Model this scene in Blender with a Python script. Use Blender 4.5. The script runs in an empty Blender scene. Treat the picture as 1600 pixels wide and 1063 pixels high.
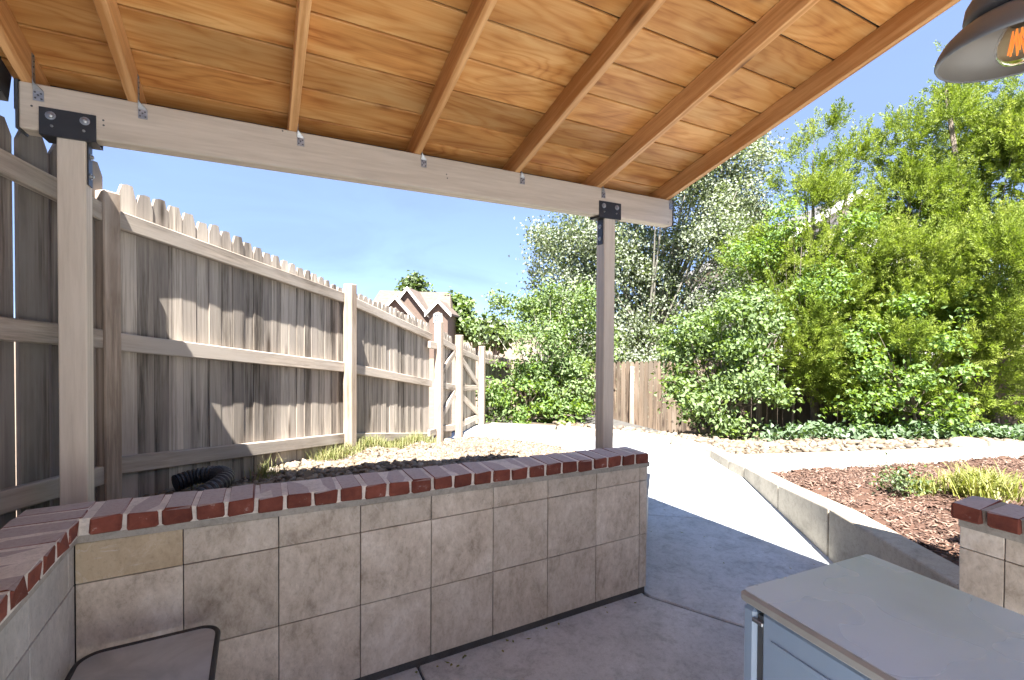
import bpy, bmesh, math, random
import numpy as np
from mathutils import Matrix, Vector
random.seed(7); rng = np.random.default_rng(11)
R = math.radians
SC = bpy.context.scene
COL = SC.collection

# ------------------------------------------------------------------ camera
cam_loc = Vector((-1.723, -2.203, 1.601))
pitch, roll, yaw = R(-.89), R(.35), R(27.88)
fw = Vector((math.sin(yaw)*math.cos(pitch), math.cos(yaw)*math.cos(pitch), math.sin(pitch)))
r0 = Vector((math.cos(yaw), -math.sin(yaw), 0)); u0 = r0.cross(fw)
rt = r0*math.cos(roll)+u0*math.sin(roll); up = -r0*math.sin(roll)+u0*math.cos(roll)
cd = bpy.data.cameras.new('camera'); cam = bpy.data.objects.new('camera', cd); COL.objects.link(cam)
m3 = Matrix((rt, up, -fw)).transposed()
cam.matrix_world = Matrix.Translation(cam_loc) @ m3.to_4x4()
cd.sensor_fit = 'HORIZONTAL'; cd.sensor_width = 36; cd.lens = 36*749/1600; cd.clip_start = .02; cd.clip_end = 1500
SC.camera = cam

# ------------------------------------------------------------------ sky, sun, exposure
sun_dir = Vector((-.25, -.50, 1)).normalized()
wd = bpy.data.worlds.new('World'); SC.world = wd; wd.use_nodes = True
wt = wd.node_tree; wt.nodes.clear()
wo = wt.nodes.new('ShaderNodeOutputWorld'); bg = wt.nodes.new('ShaderNodeBackground')
sky = wt.nodes.new('ShaderNodeTexSky'); sky.sky_type = 'NISHITA'; sky.sun_disc = False
sky.sun_elevation = math.asin(sun_dir.z); sky.sun_rotation = math.atan2(sun_dir.x, sun_dir.y)
sky.altitude = 3500; sky.air_density = .6; sky.dust_density = 0; sky.ozone_density = 1.2
bg.inputs['Strength'].default_value = .060
# thin high cloud wisps, the same all round the sky
tcw = wt.nodes.new('ShaderNodeTexCoord'); mpw = wt.nodes.new('ShaderNodeMapping'); mpw.inputs['Scale'].default_value = (1.6, 1.6, 5)
nzw = wt.nodes.new('ShaderNodeTexNoise'); nzw.inputs['Scale'].default_value = 1.7; nzw.inputs['Detail'].default_value = 7; nzw.inputs['Roughness'].default_value = .55; nzw.inputs['Distortion'].default_value = .6
crw = wt.nodes.new('ShaderNodeValToRGB'); crw.color_ramp.elements[0].position = .42; crw.color_ramp.elements[0].color = (.82, .82, .82, 1); crw.color_ramp.elements[1].position = .75; crw.color_ramp.elements[1].color = (.95, .95, .95, 1)
mxw = wt.nodes.new('ShaderNodeMix'); mxw.data_type = 'RGBA'; mxw.inputs['B'].default_value = (.49, .69, 1.24, 1)
wt.links.new(tcw.outputs['Generated'], mpw.inputs['Vector']); wt.links.new(mpw.outputs[0], nzw.inputs['Vector'])
wt.links.new(nzw.outputs['Fac'], crw.inputs['Fac']); wt.links.new(crw.outputs['Color'], mxw.inputs['Factor'])
hsw = wt.nodes.new('ShaderNodeHueSaturation'); hsw.inputs['Hue'].default_value = .5; hsw.inputs['Saturation'].default_value = 1.; hsw.inputs['Value'].default_value = 1.
wt.links.new(sky.outputs[0], hsw.inputs['Color']); wt.links.new(hsw.outputs[0], mxw.inputs['A']); wt.links.new(mxw.outputs['Result'], bg.inputs['Color']); wt.links.new(bg.outputs[0], wo.inputs[0])
sd = bpy.data.lights.new('sun', 'SUN'); sd.energy = 2.3; sd.angle = R(.53); sd.color = (1, .955, .89)
sun = bpy.data.objects.new('sun', sd); COL.objects.link(sun)
sun.rotation_euler = (-sun_dir).to_track_quat('-Z', 'Y').to_euler(); sun.location = (0, -20, 30)
SC.view_settings.view_transform = 'Standard'; SC.view_settings.look = 'None'; SC.view_settings.gamma = 1
SC.view_settings.use_curve_mapping = False
SC.view_settings.exposure = 3.85

# ------------------------------------------------------------------ helpers: materials
def newmat(name):
    m = bpy.data.materials.new(name); m.use_nodes = True
    nt = m.node_tree; b = nt.nodes['Principled BSDF']
    return m, nt, b
class NT:
    """a few short-hands for a node tree"""
    def __init__(s, nt): s.nt = nt
    def n(s, t, **kw):
        nd = s.nt.nodes.new('ShaderNode'+t)
        for k, v in kw.items():
            if hasattr(nd, k): setattr(nd, k, v)
            else: nd.inputs[k.replace('_', ' ')].default_value = v
        return nd
    def l(s, a, b): s.nt.links.new(a, b)
    def coords(s, scale=(1, 1, 1), rand=40., kind='Object'):
        tc = s.n('TexCoord'); mp = s.n('Mapping'); mp.inputs['Scale'].default_value = scale
        if rand:
            oi = s.n('ObjectInfo'); mu = s.n('Math', operation='MULTIPLY'); mu.inputs[1].default_value = rand
            s.l(oi.outputs['Random'], mu.inputs[0])
            ad = s.n('VectorMath', operation='ADD'); s.l(tc.outputs[kind], ad.inputs[0]); s.l(mu.outputs[0], ad.inputs[1]); s.l(ad.outputs[0], mp.inputs[0])
        else: s.l(tc.outputs[kind], mp.inputs[0])
        return mp.outputs[0]
    def noise(s, vec, scale, detail=5, rough=.55, dist=0.):
        nd = s.n('TexNoise'); nd.inputs['Scale'].default_value = scale; nd.inputs['Detail'].default_value = detail
        nd.inputs['Roughness'].default_value = rough; nd.inputs['Distortion'].default_value = dist
        if vec is not None: s.l(vec, nd.inputs['Vector'])
        return nd.outputs['Fac']
    def ramp(s, fac, stops):
        cr = s.n('ValToRGB'); e = cr.color_ramp.elements
        while len(e) < len(stops): e.new(.5)
        for el, (p, c) in zip(e, stops):
            el.position = p; el.color = (c[0], c[1], c[2], 1) if hasattr(c, '__len__') else (c, c, c, 1)
        s.l(fac, cr.inputs[0]); return cr.outputs['Color']
    def mix(s, fac, a, b, mode='MIX'):
        nd = s.n('Mix', data_type='RGBA', blend_type=mode)
        for v, i in ((fac, 'Factor'), (a, 'A'), (b, 'B')):
            if isinstance(v, (int, float)): nd.inputs[i].default_value = v if i == 'Factor' else (v, v, v, 1)
            elif isinstance(v, tuple): nd.inputs[i].default_value = (*v[:3], 1)
            else: s.l(v, nd.inputs[i])
        return nd.outputs['Result']
    def bump(s, h, strength, dist, normal=None):
        nd = s.n('Bump'); nd.inputs['Strength'].default_value = strength; nd.inputs['Distance'].default_value = dist
        s.l(h, nd.inputs['Height'])
        if normal is not None: s.l(normal, nd.inputs['Normal'])
        return nd.outputs[0]
    def objrand(s): return s.n('ObjectInfo').outputs['Random']
    def island(s): return s.n('NewGeometry').outputs['Random Per Island']

def plain(name, c, rough=.6, metal=0., spec=.5, var=.12, vscale=6., bump=0.):
    m, nt, b = newmat(name); k = NT(nt)
    v = k.coords((1, 1, 1), 20)
    f = k.noise(v, vscale, 6, .6)
    lo = tuple(x*(1-var) for x in c); hi = tuple(min(1, x*(1+var)) for x in c)
    k.l(k.ramp(f, [(.3, lo), (.7, hi)]), b.inputs['Base Color'])
    b.inputs['Roughness'].default_value = rough; b.inputs['Metallic'].default_value = metal; b.inputs['Specular IOR Level'].default_value = spec
    if bump: k.l(k.bump(k.noise(v, vscale*12, 4), bump, .002), b.inputs['Normal'])
    return m

def wood(name, dark, light, axis='X', rough=.7, grain=1., knots=.5, knotcol=None, weather=None, objvar=.25, bump=.35, cath=0.):
    """sawn wood with the grain along a local axis"""
    m, nt, b = newmat(name); k = NT(nt)
    st = {'X': (.06, 1, 1), 'Y': (1, .06, 1), 'Z': (1, 1, .06)}[axis]
    v = k.coords(tuple(x*grain for x in st), 37)
    v2 = k.coords({'X': (.28, 1, 1), 'Y': (1, .28, 1), 'Z': (1, 1, .28)}[axis], 37)
    fine = k.noise(v, 70, 6, .72, .3)
    broad = k.noise(v, 16, 5, .6, .8 + 2.*cath)
    wv = k.n('TexWave', wave_type='BANDS', bands_direction='Y' if axis != 'Y' else 'X')
    wv.inputs['Scale'].default_value = 9; wv.inputs['Distortion'].default_value = 5 + 6*cath; wv.inputs['Detail'].default_value = 3; wv.inputs['Detail Scale'].default_value = .9
    k.l(v, wv.inputs['Vector'])
    f = k.mix(.22, broad, wv.outputs['Fac']); f = k.mix(.42, f, fine)
    col = k.ramp(f, [(.40, dark), (.5, tuple((a+c)/2 for a, c in zip(dark, light))), (.61, light)])
    if weather:
        wf = k.ramp(k.noise(v2, 5, 5, .6, .4), [(.42, 0.), (.66, 1.)])
        col = k.mix(wf, col, weather)
    if knots:
        vo = k.n('TexVoronoi'); vo.inputs['Scale'].default_value = 5.5; k.l(v2, vo.inputs['Vector'])
        kf = k.ramp(vo.outputs['Distance'], [(.05, 1.), (.085, .55), (.15, 0.)])
        kf2 = k.mix(1., kf, float(knots), 'MULTIPLY')
        col = k.mix(kf2, col, knotcol or tuple(x*.3 for x in dark))
    if objvar:
        hv = k.n('HueSaturation'); mr = k.n('MapRange'); mr.inputs['To Min'].default_value = 1-objvar; mr.inputs['To Max'].default_value = 1+objvar
        k.l(k.objrand(), mr.inputs[0]); k.l(mr.outputs[0], hv.inputs['Value']); k.l(col, hv.inputs['Color']); col = hv.outputs[0]
    k.l(col, b.inputs['Base Color']); b.inputs['Roughness'].default_value = rough; b.inputs['Specular IOR Level'].default_value = .3
    k.l(k.bump(f, bump, .003), b.inputs['Normal'])
    return m

def leafmat(name, cols, under=None, trans=.25, rough=.45, spec=.32):
    m, nt, b = newmat(name); k = NT(nt)
    at_ = k.n('Attribute'); at_.attribute_name = 'tint'
    c = k.ramp(at_.outputs['Fac'], [(i/(len(cols)-1), q) for i, q in enumerate(cols)])
    if under:
        g = k.n('NewGeometry'); c = k.mix(g.outputs['Backfacing'], c, under)
    k.l(c, b.inputs['Base Color']); b.inputs['Roughness'].default_value = rough; b.inputs['Specular IOR Level'].default_value = spec
    tr = k.n('BsdfTranslucent'); tc = k.mix(1., c, (1.5, 1.6, .7), 'MULTIPLY'); k.l(tc, tr.inputs['Color'])
    ms = k.n('MixShader'); ms.inputs[0].default_value = trans
    k.l(b.outputs[0], ms.inputs[1]); k.l(tr.outputs[0], ms.inputs[2])
    k.l(ms.outputs[0], nt.nodes['Material Output'].inputs[0])
    return m

def islandmat(name, stops, rough=.8, spec=.3, bump=0.):
    m, nt, b = newmat(name); k = NT(nt)
    c = k.ramp(k.island(), stops)
    n = k.noise(k.coords((1, 1, 1), 0), 60, 3)
    c = k.mix(.35, c, k.ramp(n, [(.3, .45), (.7, 1.)]), 'MULTIPLY')
    k.l(c, b.inputs['Base Color']); b.inputs['Roughness'].default_value = rough; b.inputs['Specular IOR Level'].default_value = spec
    return m

def concrete(name, c, spots=.5, scale=1.):
    m, nt, b = newmat(name); k = NT(nt)
    v = k.coords((1, 1, 1), 11)
    a = k.noise(v, 2.2*scale, 7, .62, .3); d = k.noise(v, 38*scale, 5, .7); g = k.noise(v, 260*scale, 3, .6)
    col = k.ramp(a, [(.3, tuple(x*.8 for x in c)), (.7, tuple(x*1.12 for x in c))])
    col = k.mix(.5, col, k.ramp(d, [(.33, .62), (.5, .97), (.7, 1.08)]), 'MULTIPLY')
    col = k.mix(.35, col, k.ramp(g, [(.3, .6), (.6, 1.05)]), 'MULTIPLY')
    vo = k.n('TexVoronoi'); vo.inputs['Scale'].default_value = 55*scale; k.l(v, vo.inputs['Vector'])
    pit = k.ramp(vo.outputs['Distance'], [(.08, .0), (.16, 1.)])
    stn = k.ramp(k.noise(v, 7*scale, 8, .68, .6), [(.36, .74), (.5, 1.), (.66, 1.), (.78, .82)]); col = k.mix(.8, col, stn, 'MULTIPLY')
    pm = k.mix(k.ramp(d, [(.5, 0.), (.62, 1.)]), 1., pit)
    col = k.mix(spots, col, pm, 'MULTIPLY')
    k.l(col, b.inputs['Base Color']); b.inputs['Roughness'].default_value = .85; b.inputs['Specular IOR Level'].default_value = .3
    h = k.mix(.5, d, pm)
    k.l(k.bump(h, .25, .004), b.inputs['Normal'])
    return m

def tilemat(name, stops, vein=(.62, .56, .49)):
    """brown-beige marble / travertine wall tile, every tile its own piece of stone"""
    m, nt, b = newmat(name); k = NT(nt)
    v = k.coords((1, 1, 1), 90)
    mp = k.n('Mapping'); k.l(v, mp.inputs[0]); oi = k.n('ObjectInfo')
    mu = k.n('Math', operation='MULTIPLY'); mu.inputs[1].default_value = 17.; k.l(oi.outputs['Random'], mu.inputs[0])
    cb = k.n('CombineXYZ'); k.l(mu.outputs[0], cb.inputs['Y']); k.l(cb.outputs[0], mp.inputs['Rotation']); mp.inputs['Scale'].default_value = (1., 1., .62)
    v = mp.outputs[0]
    a = k.noise(v, 5, 9, .66, .45); d = k.noise(v, 32, 8, .74, .3)
    f = k.mix(.45, a, d)
    col = k.ramp(f, stops)
    # pale branching veins and rusty pits
    r1 = k.noise(v, 9, 9, .72, .5)
    ab = k.n('Math', operation='ABSOLUTE'); sb = k.n('Math', operation='SUBTRACT'); sb.inputs[1].default_value = .5; k.l(r1, sb.inputs[0]); k.l(sb.outputs[0], ab.inputs[0])
    vf = k.ramp(ab.outputs[0], [(0, .6), (.008, .3), (.02, 0.)])
    col = k.mix(k.mix(1., vf, k.ramp(a, [(.4, 0.), (.6, 1.)]), 'MULTIPLY'), col, vein)
    ms_ = k.n('Mapping'); k.l(v, ms_.inputs[0]); ms_.inputs['Scale'].default_value = (1., 1., .12)
    sc_ = k.ramp(k.noise(ms_.outputs[0], 75, 5, .65, .25), [(.60, 0.), (.70, .55)])
    col = k.mix(k.mix(1., sc_, k.ramp(k.noise(v, 4, 4, .5), [(.45, 0.), (.6, 1.)]), 'MULTIPLY'), col, vein)
    sp2 = k.ramp(k.noise(v, 85, 4, .7), [(.36, .55), (.46, 1.)])
    col = k.mix(.3, col, sp2, 'MULTIPLY')
    pit = k.ramp(k.noise(v, 19, 7, .72, .8), [(.67, 0.), (.74, .7)])
    col = k.mix(pit, col, (.13, .085, .05))
    hv = k.n('HueSaturation'); mr = k.n('MapRange'); mr.inputs['To Min'].default_value = .88; mr.inputs['To Max'].default_value = 1.12
    k.l(oi.outputs['Random'], mr.inputs[0]); k.l(mr.outputs[0], hv.inputs['Value']); k.l(col, hv.inputs['Color'])
    k.l(hv.outputs[0], b.inputs['Base Color']); b.inputs['Roughness'].default_value = .5; b.inputs['Specular IOR Level'].default_value = .35
    k.l(k.bump(d, .12, .002), b.inputs['Normal'])
    return m

def brickmat(name):
    m, nt, b = newmat(name); k = NT(nt)
    v = k.coords((1, 1, 1), 60)
    a = k.noise(v, 14, 7, .65); d = k.noise(v, 70, 5, .7)
    col = k.ramp(a, [(.3, (.115, .034, .024)), (.55, (.185, .055, .037)), (.75, (.26, .085, .06))])
    # lime smears near the edges, dust on the trodden top
    chip = k.ramp(k.mix(.5, a, k.noise(v, 33, 6, .7)), [(.58, 0.), (.66, .8)])
    col = k.mix(chip, col, (.42, .37, .33))
    g = k.n('NewGeometry'); sx = k.n('SeparateXYZ'); k.l(g.outputs['Normal'], sx.inputs[0])
    tp = k.ramp(sx.outputs['Z'], [(.75, 0.), (.95, 1.)])
    dust = k.mix(1., tp, k.ramp(d, [(.25, .62), (.55, .93)]), 'MULTIPLY')
    hv = k.n('HueSaturation'); mr = k.n('MapRange'); mr.inputs['To Min'].default_value = .8; mr.inputs['To Max'].default_value = 1.2
    k.l(k.objrand(), mr.inputs[0]); k.l(mr.outputs[0], hv.inputs['Value']); k.l(col, hv.inputs['Color'])
    col = k.mix(dust, hv.outputs[0], (.50, .45, .425))
    k.l(col, b.inputs['Base Color']); b.inputs['Roughness'].default_value = .85; b.inputs['Specular IOR Level'].default_value = .25
    k.l(k.bump(k.mix(.5, a, d), .5, .005), b.inputs['Normal'])
    return m

def plywood():
    """rotary-cut stained plywood: long soft streaks, wild cathedral figure and a few plugs"""
    m, nt, b = newmat('stained_plywood'); k = NT(nt)
    v = k.coords((.16, 1, 1), 53); v2 = k.coords((.24, 1, 1), 53)
    a = k.noise(v, 8, 4, .5, 1.4); fine = k.noise(k.coords((.03, 1, 1), 53), 90, 5, .6)
    w = k.noise(v2, 3.2, 3, .5, .5)
    # contour lines of a slow noise give the rotary figure
    mu = k.n('Math', operation='MULTIPLY'); mu.inputs[1].default_value = 26.; k.l(w, mu.inputs[0])
    fr_ = k.n('Math', operation='PINGPONG'); fr_.inputs[1].default_value = 1.; k.l(mu.outputs[0], fr_.inputs[0])
    fig = k.ramp(fr_.outputs[0], [(0, .0), (.5, .75), (1, 1.)])
    f = k.mix(.16, a, fig); f = k.mix(.26, f, fine)
    col = k.ramp(f, [(.33, (.41, .15, .038)), (.5, (.61, .285, .083)), (.66, (.73, .41, .155))])
    big = k.ramp(k.noise(k.coords((.5, 1, 1), 53), 2.6, 3, .5), [(.35, .78), (.65, 1.06)])
    col = k.mix(1., col, big, 'MULTIPLY')
    hv = k.n('HueSaturation'); mr = k.n('MapRange'); mr.inputs['To Min'].default_value = .86; mr.inputs['To Max'].default_value = 1.1
    k.l(k.objrand(), mr.inputs[0]); k.l(mr.outputs[0], hv.inputs['Value']); k.l(col, hv.inputs['Color']); col = hv.outputs[0]
    vo = k.n('TexVoronoi'); vo.inputs['Scale'].default_value = 4.2; k.l(k.coords((.45, 1, 1), 53), vo.inputs['Vector'])
    col = k.mix(k.ramp(vo.outputs['Distance'], [(.04, .75), (.07, .35), (.12, 0.)]), col, (.22, .075, .02))
    k.l(col, b.inputs['Base Color']); b.inputs['Roughness'].default_value = .5; b.inputs['Specular IOR Level'].default_value = .3
    k.l(k.bump(f, .12, .002), b.inputs['Normal']); return m
M = {}
M['paint'] = wood('beige_painted_wood', (.53, .455, .365), (.67, .59, .49), 'X', .55, .9, .4, (.4, .34, .27), None, .03, .3)
M['paintz'] = wood('beige_painted_post', (.53, .455, .365), (.67, .59, .49), 'Z', .55, .9, .4, (.4, .34, .27), None, .03, .3)
M['rafter'] = wood('stained_fir', (.44, .20, .065), (.70, .40, .175), 'X', .45, .8, .8, (.10, .03, .01), None, .12, .25)
M['ply'] = plywood()
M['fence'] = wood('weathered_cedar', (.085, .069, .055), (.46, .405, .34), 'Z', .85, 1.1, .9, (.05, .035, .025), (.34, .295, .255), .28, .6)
M['fence_shaded'] = wood('shaded_weathered_cedar', (.10, .08, .066), (.38, .325, .28), 'Z', .85, 1.1, .9, (.03, .022, .018), (.2, .18, .165), .2, .6)  # darker copy of the cedar; shade on the near panel put into its colour
M['fence_brown'] = wood('brown_cedar', (.06, .042, .03), (.21, .155, .112), 'Z', .85, 1.1, .9, (.04, .025, .018), (.16, .128, .10), .28, .6)
M['rail'] = wood('weathered_rail', (.17, .138, .11), (.46, .39, .32), 'X', .85, .9, .8, (.07, .045, .03), (.38, .335, .29), .15, .5)
M['postw'] = wood('weathered_post', (.22, .17, .13), (.46, .375, .30), 'Z', .85, .9, .7, (.07, .04, .028), (.36, .30, .25), .18, .5)
M['postnew'] = wood('reddish_cedar_post', (.20, .145, .105), (.42, .33, .255), 'Z', .8, .9, .6, (.1, .05, .03), (.40, .33, .27), .1, .4)
M['black'] = plain('black_powder_coat', (.022, .023, .026), .45, 0, .5, .2, 20)
M['galv'] = plain('galvanised_steel', (.36, .37, .38), .42, .85, .5, .25, 40)
M['nail'] = plain('nail_steel', (.13, .13, .13), .5, .8)
M['white'] = plain('white_metal_edge', (.75, .75, .74), .5)
M['fascia'] = plain('dark_fascia', (.05, .055, .065), .6)
M['shingle'] = plain('grey_roofing', (.11, .105, .10), .9, 0, .3, .3, 30, .4)
M['tile'] = tilemat('brown_marble_tile', [(.36, (.30, .24, .183)), (.46, (.475, .40, .318)), (.54, (.575, .495, .405)), (.64, (.70, .63, .545))])
M['tile_light'] = tilemat('buff_tile', [(.30, (.33, .25, .155)), (.5, (.47, .37, .245)), (.7, (.53, .44, .31))])
M['tile_grey'] = tilemat('grey_marble_tile', [(.30, (.27, .255, .235)), (.5, (.43, .415, .385)), (.72, (.56, .545, .515))])
M['brick'] = brickmat('clay_brick')
M['mortar'] = concrete('lime_mortar', (.40, .365, .315), .2, 2.)
M['mortar_light'] = concrete('pale_mortar', (.76, .70, .62), .2, 2.)
M['core'] = concrete('dark_block', (.085, .08, .075), .5, 2.)
M['conc'] = concrete('broom_concrete', (.50, .52, .535), .4)
M['conc2'] = concrete('kerb_concrete', (.43, .385, .31), .95, .8)
M['conc3'] = concrete('pale_strip_concrete', (.47, .445, .40), .25)
M['soil'] = concrete('dry_soil', (.19, .145, .105), .2)
M['gravelbase'] = concrete('gravel_dust', (.10, .078, .056), .5, 2.)
M['mulchbase'] = concrete('mulch_soil', (.085, .045, .03), .5, 2.)
M['stone'] = islandmat('river_gravel', [(0, (.10, .072, .048)), (.2, (.19, .145, .10)), (.45, (.24, .19, .138)), (.7, (.15, .115, .09)), (.88, (.30, .26, .21)), (1, (.09, .072, .06))], .75)
M['boulder'] = concrete('pale_boulder', (.25, .215, .18), .3, 1.5)
M['chip'] = islandmat('cedar_mulch', [(0, (.055, .033, .025)), (.3, (.115, .068, .051)), (.6, (.17, .103, .077)), (.85, (.22, .145, .11)), (1, (.28, .20, .16))], .85)
M['bark'] = plain('grey_bark', (.20, .165, .135), .9, 0, .2, .35, 14, .6)
M['palebark'] = plain('pale_twig_bark', (.27, .25, .215), .8, 0, .3, .25, 14)
M['poplar'] = leafmat('silver_poplar_leaf', [(.075, .105, .045), (.12, .155, .08), (.17, .19, .125)], (.25, .28, .22), .32, .55, .3)
M['shrub'] = leafmat('bright_shrub_leaf', [(.08, .135, .022), (.13, .19, .038), (.19, .25, .065)], (.15, .21, .09), .3, .55)
M['darkshrub'] = leafmat('mid_green_leaf', [(.045, .08, .016), (.08, .125, .025), (.12, .165, .04)], (.13, .17, .09), .25, .42)
M['juniper'] = leafmat('yellow_green_juniper', [(.105, .15, .02), (.16, .215, .03), (.22, .275, .045), (.28, .315, .075)], None, .28, .6, .3)
M['juniper2'] = leafmat('deep_green_juniper', [(.05, .085, .018), (.10, .14, .03), (.15, .18, .045)], None, .25, .6, .3)
M['vine'] = leafmat('creeper_leaf', [(.11, .18, .02), (.17, .25, .035), (.23, .30, .06)], (.14, .22, .07), .35, .55)
M['cover'] = leafmat('ground_cover_leaf', [(.04, .09, .025), (.07, .13, .04), (.12, .2, .05)], (.12, .17, .1), .2, .4)
M['straw'] = leafmat('dry_grass_blade', [(.20, .18, .07), (.12, .15, .045), (.28, .25, .13)], None, .25, .6, .3)
M['lily'] = leafmat('yellow_green_blade', [(.14, .17, .035), (.22, .23, .06), (.30, .28, .12)], None, .3, .5)
M['petal'] = leafmat('red_petal', [(.35, .02, .03), (.45, .05, .06)], None, .2)
M['fridge'] = plain('blue_grey_enamel', (.30, .40, .55), .35, 0, .5, .04, 3)
M['fridge_top'] = None
M['rimgrey'] = plain('grey_trim', (.36, .36, .355), .5)
M['gasket'] = plain('dark_gasket', (.10, .11, .12), .6)
M['siding'] = plain('tan_siding', (.125, .088, .07), .8)
M['trim'] = plain('white_trim', (.78, .77, .74), .6)
M['roofing'] = plain('tan_shingle', (.125, .098, .08), .9, 0, .3, .25, 3)
M['stucco'] = plain('beige_stucco', (.68, .66, .63), .9, 0, .2, .08, 8)
M['glassdark'] = plain('window_glass', (.10, .13, .16), .08, 0, .8)
M['lampmetal'] = plain('grey_lamp_enamel', (.12, .126, .136), .42, 0, .5, .1, 10)
M['lampin'] = plain('lamp_inner_enamel', (.15, .14, .125), .5)
def fridge_top():
    m, nt, b = newmat('scuffed_enamel_top'); k = NT(nt)
    v = k.coords((1, 1, 1), 0); a = k.noise(v, 3.5, 2, .5, .2); d = k.noise(k.coords((.3, 1, 1), 0), 40, 5, .6)
    col = k.ramp(a, [(.3, (.46, .50, .56)), (.7, (.55, .59, .645))])
    col = k.mix(k.ramp(d, [(.74, 0.), (.84, .4)]), col, (.16, .15, .14))
    b.inputs['Metallic'].default_value = .15; k.l(col, b.inputs['Base Color']); k.l(k.ramp(a, [(.2, .22), (.8, .33)]), b.inputs['Roughness']); b.inputs['Specular IOR Level'].default_value = .6
    return m
M['fridge_top'] = fridge_top()
def frosted():
    m, nt, b = newmat('frosted_grey_glass'); k = NT(nt)
    a = k.noise(k.coords((1, 1, 1), 0), 6, 6, .6, .8)
    k.l(k.ramp(a, [(.35, (.33, .36, .39)), (.7, (.50, .535, .56))]), b.inputs['Base Color']); b.inputs['Roughness'].default_value = .32
    b.inputs['Transmission Weight'].default_value = .08; b.inputs['Specular IOR Level'].default_value = .6; return m
M['frost'] = frosted()
def bulbglass():
    m, nt, b = newmat('amber_bulb_glass'); b.inputs['Base Color'].default_value = (1, .80, .52, 1); b.inputs['Roughness'].default_value = .02
    b.inputs['Transmission Weight'].default_value = 1; b.inputs['IOR'].default_value = 1.12; return m
M['bulb'] = bulbglass()
def filament():
    m, nt, b = newmat('glowing_filament'); b.inputs['Base Color'].default_value = (.5, .16, .04, 1)
    b.inputs['Emission Color'].default_value = (1, .30, .07, 1); b.inputs['Emission Strength'].default_value = .07; return m
M['filament'] = filament()

# ------------------------------------------------------------------ helpers: objects
WM = {}
def tag(o, label=None, cat=None, group=None, kind=None):
    if label: o['label'] = label
    if cat: o['category'] = cat
    if group: o['group'] = group
    if kind: o['kind'] = kind
    return o
def place(o, mw, parent=None):
    WM[o] = mw
    if parent is not None:
        o.parent = parent; o.matrix_local = WM[parent].inverted() @ mw
    else: o.matrix_local = mw
    return o
def T(x, y, z): return Matrix.Translation((x, y, z))
def axes(o, X, Y, Z):
    X, Y, Z = Vector(X).normalized(), Vector(Y).normalized(), Vector(Z).normalized()
    m = Matrix((X, Y, Z)).transposed().to_4x4(); m.translation = Vector(o); return m
def empty(name, loc, label=None, cat=None, group=None, kind=None):
    o = bpy.data.objects.new(name, None); COL.objects.link(o); o.empty_display_size = .1
    place(o, T(*loc)); return tag(o, label, cat, group, kind)
def link(name, me, mw=None, parent=None, mat=None):
    o = bpy.data.objects.new(name, me); COL.objects.link(o)
    if mat is not None and not me.materials: me.materials.append(mat)
    place(o, mw if mw is not None else (WM[parent] if parent else Matrix.Identity(4)), parent); return o
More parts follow.
